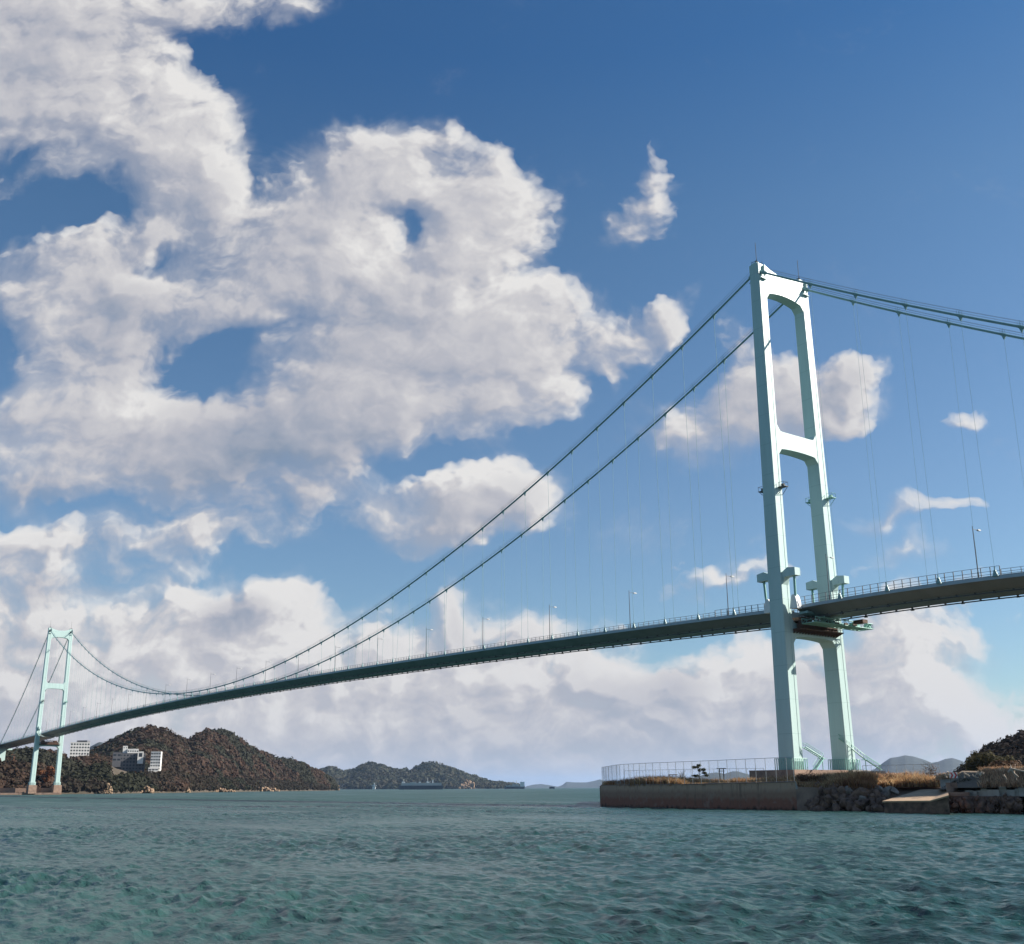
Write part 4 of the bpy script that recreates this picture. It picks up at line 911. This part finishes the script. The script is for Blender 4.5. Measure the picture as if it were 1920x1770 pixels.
# things around the tower foot
m = MB(); capbox(m, 1609, 1668, 31, 31.6, 3.6, 6.55); tag(m.build('parapet', conc), 'pale concrete parapet running right from the tower pedestal', 'wall')
m = MB(); capbox(m, 1622, 1636, 24, 26.5, 3.6, 5.9); capbox(m, 1621.5, 1636.5, 23.8, 26.7, 5.903, 6.05); tag(m.build('equipment_box', palerock), 'brown box-shaped cabinet in the brush right of the tower', 'cabinet')
tag(put_rock(prock[0], shore(1606, 22, 5.0), 1.5), 'big reddish boulder right of the tower pedestal', 'boulder')
# bulldozer --------------------------------------------------------------------
dz0 = shore(1263, 33, 4.0); dz = tag(empty('bulldozer', dz0), 'small rusty orange bulldozer with open canopy parked behind the fence', 'bulldozer')
dzm = mat('faded_orange_paint', (.26, .10, .045), .7, col2=(.10, .05, .03), scale=2)
def L3(a, b_, z): return dz0+ax*a+nb*b_+np.array([0, 0, z])
def lbox(m, a0, a1, b0, b1, z0, z1): m.hexa([tuple(L3(*p)) for p in ((a0, b0, z0), (a1, b0, z0), (a1, b1, z0), (a0, b1, z0), (a0, b0, z1), (a1, b0, z1), (a1, b1, z1), (a0, b1, z1))])
m = MB(); lbox(m, -.9, 1.5, -.55, .55, .55, 1.35); lbox(m, -1.5, -.9, -.4, .4, .6, 1.1); lbox(m, 1.5, 1.9, -.4, .4, .5, 1.0); world_keep(m.build('body', dzm), dz)
for e in (-1, 1):
    m = MB(); m.prism([(-1.3, .1), (1.3, .1), (1.6, .4), (1.3, .72), (-1.3, .72), (-1.6, .4)], lambda a, z: tuple(L3(a, e*.62, z)), lambda a, z: tuple(L3(a, e*1.0, z))); world_keep(m.build('track', darkst), dz)
m = MB(); lbox(m, -.75, .95, -.8, .8, 2.35, 2.5); world_keep(m.build('canopy', dzm), dz)
m = MB()
for a in (-.6, .1, .8):
    for e in (-.7, .7): m.tube([L3(a, e, 1.2), L3(a, e, 2.36)], .06, 5)
world_keep(m.build('canopy_post', dzm), dz)
m = MB(); m.prism([(-2.1, .15), (-1.85, .1), (-1.75, .6), (-1.85, 1.1), (-2.1, 1.15), (-2.0, .6)], lambda a, z: tuple(L3(a, -1.3, z)), lambda a, z: tuple(L3(a, 1.3, z))); lbox(m, -1.8, -1.2, -.95, -.8, .4, .55); lbox(m, -1.8, -1.2, .8, .95, .4, .55); world_keep(m.build('blade', dzm), dz)
m = MB(); m.tube([L3(1.5, 0, .9), L3(2.4, 0, 1.3), L3(3.0, 0, .7)], .12, 6); world_keep(m.build('ripper_arm', dzm), dz)
# small gate frame far behind the fence
g0_ = shore(1357, 60, 4.0); m = MB()
for a in (-.35, .35): m.tube([g0_+ax*a*1.3, g0_+ax*a*1.3+[0, 0, 4.0]], .12, 6)
m.tube([g0_-ax*1.1+[0, 0, 4.0], g0_+ax*1.1+[0, 0, 4.0]], .08, 5); m.tube([g0_-ax*.7+[0, 0, 3.4], g0_+ax*.7+[0, 0, 3.4]], .06, 5)
tag(m.build('gate_frame', darkst), 'thin dark two-post frame standing behind the quay fence', 'frame')
# ------------------------------------------------------------------ hills
woodc = [(.056, .032, .026), (.076, .034, .023), (.040, .031, .020), (.020, .020, .015), (.074, .050, .041), (.052, .024, .019)]
soil = mat('wooded_soil', (.07, .05, .035), .95, col2=(.04, .035, .022), scale=.05)
farwood = mat('far_wood', (.026, .034, .030), .95, col2=(.015, .022, .020), scale=.012, bump=3., bscale=.03)
def terrain(name, poly, ds, dr, db, m, step=3., noise=.06, drop=1.5, rows=26, prof=.85, label=None, sc=60.):
    xs = np.arange(poly[0][0], poly[-1][0]+.1, step); py = np.interp(xs, [p[0] for p in poly], [p[1] for p in poly]); f_ = lambda d, x: float(np.interp(x, d[0], d[1])) if isinstance(d, tuple) else float(d)
    vs = []; info = []
    for x, y in zip(xs, py):
        d0_, d1_, d2_ = f_(ds, x), f_(dr, x), f_(db, x); Hr = max(.3, at_d(x, y, d1_)[2])
        T = list(np.linspace(0, 1, rows))+[1.12, 1.3, 1.6, 2.0]
        for t in T:
            d = d0_+(d1_-d0_)*t if t <= 1 else d1_+(d2_-d1_)*(t-1)
            p = at_d(x, 1479, d); g = t**prof if t <= 1 else max(-.02, 1-((t-1)/1.0)**1.4)
            z = Hr*g+Hr*noise*float(fbm(p[0], p[1], sc))*4*(t*(1-t) if t < 1 else 0)-(drop if t == 0 else 0)
            vs.append((p[0], p[1], z))
    k = rows+4; v = np.array(vs); nx = len(xs); idx = np.arange(nx*k).reshape(nx, k)
    fc = np.stack([idx[:-1, :-1], idx[1:, :-1], idx[1:, 1:], idx[:-1, 1:]], -1).reshape(-1, 4)
    o = npmesh(name, v, fc, m, smooth=True); tag(o, kind='structure')
    return v.reshape(nx, k, 3), rows
CLEAR = [(118, 166, 1416, 1235), (203, 302, 1447, 1345)]
def forest(name, G, rows, n, rad, shards, size, cols, pw, tmax=1.08, tbias=1.0, lab=None, sel=None, hfac=1.0):
    nx = G.shape[0]; L_ = []
    kk = 0
    while kk < n:
        i = rng.uniform(0, nx-1.01); j = (rng.random()**tbias)*(rows-1+1.5); i0, j0 = int(i), int(j)
        if j0 > rows+1: continue
        p = G[i0, j0]*(1-(i-i0))*(1-(j-j0))+G[i0+1, j0]*(i-i0)*(1-(j-j0))+G[i0, j0+1]*(1-(i-i0))*(j-j0)+G[i0+1, j0+1]*(i-i0)*(j-j0)
        kk += 1
        if p[2] < 1.5: continue
        e_ = p+[0, 0, rad*1.6]-CAM; w_ = e_@FW; ix, iy = PPX+F*(e_@RT)/w_, PPY-F*(e_@UP)/w_; dd_ = math.hypot(e_[0], e_[1])
        if any(a_ < ix < b_ and iy < y_ and dd_ < dm for a_, b_, y_, dm in CLEAR): continue
        nse = float(fbm(p[0], p[1], 70, 3)); c = np.array(cols[rng.choice(len(cols), p=pw)]); c = (c*.55+np.array(cols[0])*.45)*rng.uniform(.85, 1.15)*(1+.9*nse)
        if nse > .14: c = np.array(cols[3])*1.4
        r = rad*rng.uniform(.6, 1.4)
        L_.append(crown_shards(p+[0, 0, r*.6*hfac], (r, r, r*.85*hfac), shards, size*r/rad, c, hollow=.5, var=(.9, 1.1)))
    return tag(shard_obj(name, L_), kind='stuff')
pw = [.30, .24, .16, .08, .10, .12]
# main wooded island behind the far tower
MAIN = [(120, 1440), (150, 1424), (190, 1402), (215, 1388), (240, 1377), (262, 1371), (275, 1370), (300, 1375), (320, 1385), (347, 1396), (364, 1384), (385, 1375), (405, 1374), (425, 1379), (445, 1391), (470, 1408), (500, 1421), (520, 1428), (545, 1430), (570, 1438), (590, 1448), (610, 1458), (622, 1467), (630, 1479)]
G, r_ = terrain('hills', MAIN, ([120, 300, 450, 630], [1180, 1330, 1700, 2250]), ([120, 300, 450, 630], [1650, 1720, 1950, 2300]), ([120, 630], [2300, 2500]), soil, noise=.09)
forest('forest', G, r_, 5600, 5.2, 26, 1.7, woodc, pw)
SH = [(-60, 1404), (0, 1413), (30, 1415), (60, 1413), (90, 1416), (120, 1422), (150, 1426), (185, 1424), (205, 1436), (225, 1446), (250, 1453), (300, 1458), (330, 1462), (350, 1472)]
G2_, r2_ = terrain('hills', SH, ([-60, 110, 350], [1020, 1060, 1230]), ([-60, 350], [1140, 1300]), ([-60, 350], [1400, 1500]), soil, noise=.08)
forest('forest', G2_, r2_, 2700, 4.0, 26, 1.2, woodc, [.28, .32, .12, .06, .10, .12])
HD = [(100, 1482), (112, 1474), (125, 1465), (150, 1452), (170, 1444), (190, 1440), (215, 1441), (240, 1448), (270, 1453), (300, 1456), (330, 1455), (360, 1460), (400, 1463), (450, 1466), (500, 1468), (550, 1470), (590, 1474), (615, 1480)]
G3_, r3_ = terrain('hills', HD, ([100, 200, 350, 600], [1035, 1060, 1260, 2050]), ([100, 200, 350, 600], [1080, 1120, 1330, 2120]), ([100, 600], [1300, 2300]), soil, noise=.08)
forest('forest', G3_, r3_, 2500, 3.8, 26, 1.15, [(.026, .017, .015), (.034, .020, .015), (.018, .018, .011), (.013, .014, .009), (.05, .036, .028), (.024, .014, .011)], pw)
# blue hills farther out
terrain('hills', [(150, 1412), (163, 1399), (178, 1391), (190, 1393), (205, 1402), (225, 1414), (245, 1424)], 5200, 6000, 7000, farwood, noise=.03, rows=10)
ISL = [(590, 1452), (600, 1446), (615, 1441), (628, 1444), (640, 1448), (660, 1447), (672, 1440), (685, 1436), (695, 1434), (705, 1435), (718, 1439), (740, 1447), (755, 1446), (770, 1447), (785, 1439), (797, 1434), (803, 1432), (815, 1435), (830, 1438), (845, 1442), (855, 1446), (870, 1453), (885, 1458), (900, 1463), (915, 1468), (925, 1471), (940, 1470), (950, 1472), (965, 1474), (980, 1479)]
G4_, r4_ = terrain('hills', ISL, 5000, 5600, 6600, farwood, noise=.13, step=2, sc=260.)
forest('forest', G4_, r4_, 2600, 15, 12, 6., [(.05, .05, .035), (.035, .045, .03), (.06, .05, .04), (.03, .035, .025), (.07, .06, .045), (.04, .035, .025)], pw, hfac=.6)
terrain('hills', [(960, 1480), (985, 1475), (1000, 1471), (1015, 1470), (1030, 1472), (1045, 1475), (1055, 1472), (1062, 1466), (1080, 1467), (1100, 1467), (1115, 1464), (1126, 1461), (1140, 1466), (1165, 1472), (1200, 1470)], 14500, 16500, 18000, farwood, noise=.03, rows=10)
terrain('hills', [(1190, 1476), (1200, 1470), (1240, 1474), (1280, 1462), (1310, 1456), (1330, 1450), (1345, 1448), (1360, 1451), (1375, 1446), (1385, 1446), (1395, 1449), (1410, 1453), (1425, 1457), (1440, 1462), (1470, 1466), (1500, 1475)], 8200, 9500, 11000, farwood, noise=.03, rows=10)
terrain('hills', [(1590, 1466), (1620, 1452), (1645, 1441), (1662, 1429), (1675, 1421), (1690, 1419), (1703, 1416), (1718, 1418), (1738, 1424), (1752, 1430), (1765, 1428), (1778, 1423), (1792, 1421), (1805, 1425), (1820, 1431), (1840, 1445), (1870, 1460)], 8000, 9400, 11000, farwood, noise=.03, rows=10)
# near hill at the right edge
RH = [(1796, 1468), (1812, 1456), (1828, 1444), (1842, 1432), (1856, 1422), (1870, 1414), (1888, 1407), (1905, 1400), (1920, 1394), (1960, 1380), (2020, 1368), (2080, 1372)]
G5_, r5_ = terrain('hills', RH, ([1796, 2080], [330, 300]), ([1796, 2080], [430, 420]), 560, soil, noise=.05, sc=30.)
forest('forest', G5_, r5_, 1500, 2.3, 60, .42, [(.024, .015, .018), (.034, .020, .020), (.016, .014, .014), (.012, .011, .012), (.055, .036, .036), (.026, .016, .018)], pw, tbias=.7)
# low spit under the far tower and the breakwater
m = MB()
for a, c, d0_, d1_, z in ((-70, 116, 936, 1100, 5.2), (-70, 112, 926, 935.8, 1.6)):
    P_ = [at_d(a, 1479, d0_), at_d(c, 1479, d0_), at_d(c, 1479, d1_), at_d(a, 1479, d1_)]; m.hexa([(*p[:2], -1) for p in P_]+[(*p[:2], z) for p in P_])
tag(m.build('shore', dconc), kind='structure')
# tan rock outcrops on the shoreline
tanm = mat('tan_cliff_rock', (.32, .22, .135), .9, col2=(.16, .10, .065), scale=.12, bump=.4, bscale=.5)
def cliff(x0, x1, ytop, d, label, n=16, yb=1486):
    m = MB(); c0 = at_d((x0+x1)/2, 1479, d)*[1, 1, 0]; g = np.random.default_rng(int(x0)); 
    bases = [[np.array(v.co) for v in me_.vertices] for me_ in rocks[:4]]; fcs = [[tuple(p_.vertices) for p_ in me_.polygons] for me_ in rocks[:4]]
    for i in range(n*3):
        x = g.uniform(x0, x1); env = 1-.75*abs((x-(x0+x1)/2)/((x1-x0)/2+1))**1.5; d_ = d+g.uniform(-3, 10); top_ = (yb-ytop)*d/F*env; z = top_*g.random()**1.3*.85; p = at_d(x, 1479, d_+z*.4); w = max(1.0, min((x1-x0)*d/F*.13, top_*.35+1.2))*g.uniform(.5, 1.2)
        k_ = g.integers(4); th = g.uniform(0, 6.28); sc_ = np.array([w, w, w*g.uniform(.8, 1.7)]); R3 = np.array([[math.cos(th), -math.sin(th), 0], [math.sin(th), math.cos(th), 0], [0, 0, 1]])
        m.add([tuple(R3@(v*sc_)+[p[0], p[1], z]) for v in bases[k_]], fcs[k_])
    return tag(m.build('rock_outcrop', tanm), label, 'rock outcrop', 'tan rock outcrops on the island shore')
cliff(196, 211, 1464, 1052, 'tall narrow tan rock outcrop, leftmost on the island shore')
cliff(262, 287, 1474, 1150, 'tan rock outcrop below the dark hotel', 14)
cliff(314, 356, 1473, 1255, 'broad tan rock outcrop right of the white tower block', 26)
cliff(358, 440, 1477, 1440, 'low line of tan rocks in the middle of the island shore', 40, 1483)
cliff(440, 524, 1475, 1700, 'low tan rocks toward the right end of the island shore', 40, 1483)
cliff(622, 636, 1466, 2330, 'brown rock point ending the wooded island', 12, 1482)
cliff(862, 890, 1457, 4985, 'tan bare cliff on the distant island behind the ships', 16, 1476)
cliff(822, 830, 1463, 4985, 'small tan scar on the distant island above the ferry', 6, 1470)
# ------------------------------------------------------------------ buildings on the island
bwhite = mat('building_white', (.72, .70, .66), .7, var=.06, scale=.2)
bgrey = mat('building_grey', (.12, .12, .13), .8, var=.15, scale=.15)
glassd = mat('dark_window', (.03, .035, .045), .2, var=.1)
def bpt(x, d): p = at_d(x, 1479, d); return p
def block(parent, name, x0, x1, ytop, ybot, d, depth, m, floors, cols_, wfrac=(.6, .5), turn=0.):
    a, c = bpt(x0, d), bpt(x1, d); u = (c-a)[:2]; W = np.linalg.norm(u); u = u/W; ct, st_ = math.cos(turn), math.sin(turn); u = np.array([u[0]*ct-u[1]*st_, u[0]*st_+u[1]*ct]); nrm = np.array([u[1], -u[0]])
    if nrm@(CAM[:2]-a[:2]) < 0: nrm = -nrm
    z1 = hgt((x0+x1)/2, ytop, d); z0 = hgt((x0+x1)/2, ybot, d); q_ = [a[:2], a[:2]+u*W, a[:2]+u*W-nrm*depth, a[:2]-nrm*depth]
    m_ = MB(); m_.hexa([(*p, z0-6) for p in q_]+[(*p, z1) for p in q_])
    q2 = [p+(np.array(p)-sum(q_)/4)*.02 for p in q_]; m_.hexa([(*p, z1+.003) for p in q2]+[(*p, z1+.6) for p in q2])
    o = world_keep(m_.build(name, m), parent)
    fh = (z1-z0)/floors; cw = W/cols_
    for f_ in range(floors):
        for k in range(cols_):
            w_, h_ = cw*wfrac[0], fh*wfrac[1]; s0 = a[:2]+u*(cw*(k+.5)-w_/2)+nrm*.05; z = z0+fh*f_+fh*.25
            mm = MB(); e = s0+u*w_; mm.hexa([(*s0, z), (*e, z), (*(e-nrm*.4), z), (*(s0-nrm*.4), z), (*s0, z+h_), (*e, z+h_), (*(e-nrm*.4), z+h_), (*(s0-nrm*.4), z+h_)])
            world_keep(mm.build('window', glassd), parent)
    return o, a, u, nrm, W, z0, z1
B1 = tag(empty('apartment_block', bpt(142, 1210)), 'white apartment block with rows of windows behind the far tower leg', 'building')
block(B1, 'wall', 124, 161, 1392.5, 1422, 1230, 14, bwhite, 5, 7)
m = MB(); p = bpt(148, 1236); m.obox(p, hd, 11, 8, hgt(148, 1392, 1236), hgt(148, 1388.5, 1236)); world_keep(m.build('roof_house', bgrey), B1)
B2 = tag(empty('hotel_building', bpt(240, 1330)), 'long hotel, shade put into its dark grey front, with a white wing on the slope above the shore', 'building')
block(B2, 'wall', 207, 268, 1413, 1450, 1330, 14, bgrey, 6, 10, (.55, .45)); block(B2, 'wall', 206, 222, 1411, 1428, 1322, 10, bgrey, 2, 2, (.7, .4)); block(B2, 'wall', 253, 264, 1410, 1422, 1324, 8, bwhite, 1, 1, (.6, .6))  # shade on the main block is put into its dark grey wall colour
block(B2, 'wall', 233, 254, 1405, 1411, 1336, 9, bwhite, 1, 5, (.6, .4)); block(B2, 'wall', 224, 233, 1399.5, 1404, 1340, 6, bwhite, 1, 2, (.4, .4))
block(B2, 'white_wing', 278, 297, 1410, 1444, 1318, 12, bwhite, 6, 4, (.72, .38), turn=-.12)
o_, a, u, nr, W, z0, z1 = block(B2, 'white_wing', 275, 294, 1440, 1451, 1312, 8, bwhite, 2, 3, (.8, .4))
B3 = tag(empty('white_tower_house', bpt(700, 4900)), 'tiny white pavilion on the shore of the distant island', 'building')
m = MB(); p = bpt(701, 4980); m.obox(p, hd, 14, 10, 0, hgt(701, 1475, 4980)); m.obox(p+np.array([3, 0, 0]), hd, 5, 5, 4, hgt(701, 1468, 4980)); m.obox(p, hd, 22, 8, hgt(701, 1474, 4980)+.01, hgt(701, 1472.5, 4980)); world_keep(m.build('wall', bwhite), B3)
m = MB(); m.obox(p, hd, 10, 8, hgt(701, 1472.4, 4980)+.02, hgt(701, 1470.5, 4980)+.1); world_keep(m.build('roof', bgrey), B3)
tree('autumn_tree', at_d(86, 1479, 1062)*[1, 1, 0]+[0, 0, 10], 13, [(rng.normal(0, 4.5), rng.normal(0, 3), rng.uniform(2, 12), 3.2, 2.6) for _ in range(9)], (.15, .055, .022), 'orange autumn tree between the legs of the far tower', size=1.0, n=90, trunk_r=.5)
# ------------------------------------------------------------------ ships
hullm = mat('ship_hull', (.05, .065, .095), .5, var=.1, scale=.05); deckm = mat('ship_grey', (.42, .43, .42), .6, var=.1, scale=.05); redhull = mat('ship_red', (.30, .06, .04), .6)
def ship(name, x0, x1, yhull, ytop, d, label, bow=-1, blocks=(), bits=()):
    a, c = bpt(x0, d), bpt(x1, d); o_ = (a+c)/2*[1, 1, 0]; r = tag(empty(name, o_), label, 'ship', 'ships out on the strait'); u = (c-a)[:2]; L_ = np.linalg.norm(u); u = u/L_; nn = np.array([u[1], -u[0]]); hh = hgt((x0+x1)/2, yhull, d); Bm = L_*.08
    P_ = lambda s, w, z: (*(o_[:2]+u*s*L_/2+nn*w*Bm), z)
    m = MB(); st_ = [(-1, .05, .15), (-.93, .45, .05), (-.75, .9, 0), (.85, 1, 0), (1, .85, 0)]; st_ = st_ if bow < 0 else [(-s, w, z) for s, w, z in st_[::-1]]
    vs_ = []
    for s, w, z in st_: vs_ += [P_(s*(.97 if abs(s) == 1 else 1), w*.7, -1), P_(s, w, hh*(1+z*2)), P_(s, -w, hh*(1+z*2)), P_(s*(.97 if abs(s) == 1 else 1), -w*.7, -1)]
    k = len(st_); m.add(vs_, [(i*4+j, i*4+(j+1) % 4, (i+1)*4+(j+1) % 4, (i+1)*4+j) for i in range(k-1) for j in range(4)]+[(0, 1, 2, 3), tuple(4*(k-1)+j for j in (3, 2, 1, 0))]); world_keep(m.build('hull', hullm), r)
    for nm, s0, s1, z0_, z1_, w, mm in blocks:
        m = MB(); zz0, zz1 = hh+(hgt(0, ytop, d)-hh)*z0_, hh+(hgt((x0+x1)/2, ytop, d)-hh)*z1_; zz0 = hh+(zz1-hh)*0+(hgt((x0+x1)/2, ytop, d)-hh)*z0_
        m.hexa([P_(s0, w, zz0+.02), P_(s1, w, zz0+.02), P_(s1, -w, zz0+.02), P_(s0, -w, zz0+.02), P_(s0, w, zz1), P_(s1, w, zz1), P_(s1, -w, zz1), P_(s0, -w, zz1)]); world_keep(m.build(nm, mm), r)
    for s, z1_, rr in bits:
        m = MB(); T_ = hgt((x0+x1)/2, ytop, d)-hh; b0_ = P_(s, 0, hh+.2*T_); m.tube([b0_, (b0_[0], b0_[1], hh+T_*z1_)], rr, 6); world_keep(m.build('mast', deckm), r)
    return r
ship('cargo_ship', 747, 831, 1473, 1464, 3400, 'long dark blue-hulled ship with a grey deck and white houses, left of centre', blocks=[('deck_house', -.88, .92, 0, .55, .8, deckm), ('cabin', -.85, -.72, .56, .85, .6, whitem), ('cabin', -.1, 0, .56, .8, .7, whitem), ('cabin', .25, .38, .56, .85, .6, whitem), ('funnel', .5, .56, .56, 1.1, .4, whitem), ('lifeboat', -.5, -.2, .56, .66, .85, whitem)], bits=[(.3, 1.6, .8), (-.78, 1.3, .6), (.55, 1.3, .7), (.44, 1.1, .6)])
ship('cargo_ship', 945, 984, 1475, 1466, 4300, 'smaller ship with a tall white bridge at its right end', bow=-1, blocks=[('bridge_house', .55, .98, 0, 1.0, .95, whitem), ('deck_house', -.8, .5, 0, .25, .8, deckm), ('cabin', -.2, .4, .26, .55, .6, deckm)], bits=[(-.1, 1.3, .9), (.2, 1.3, 1.1)])
ship('barge', 1029.5, 1040.5, 1478.5, 1475, 4200, 'tiny black barge alone on the horizon', blocks=[('cargo', -.9, .9, 0, 1, .9, hullm)])
# ------------------------------------------------------------------ haze
hz = bpy.data.meshes.new('haze'); bm = bmesh.new(); bmesh.ops.create_cube(bm, size=1); bm.to_mesh(hz); bm.free()
ho = bpy.data.objects.new('haze', hz); C.objects.link(ho); ho.scale = (96000, 96000, 560); ho.location = (0, 0, 560/2-3.5); tag(ho, kind='stuff')
hm = bpy.data.materials.new('haze'); hm.use_nodes = True; t = hm.node_tree; t.nodes.clear(); pv = t.nodes.new('ShaderNodeVolumePrincipled'); ot = t.nodes.new('ShaderNodeOutputMaterial'); t.links.new(pv.outputs[0], ot.inputs['Volume'])
pv.inputs['Color'].default_value = (.46, .67, 1.0, 1); pv.inputs['Density'].default_value = 2.1e-5; pv.inputs['Anisotropy'].default_value = .2
hz.materials.append(hm)
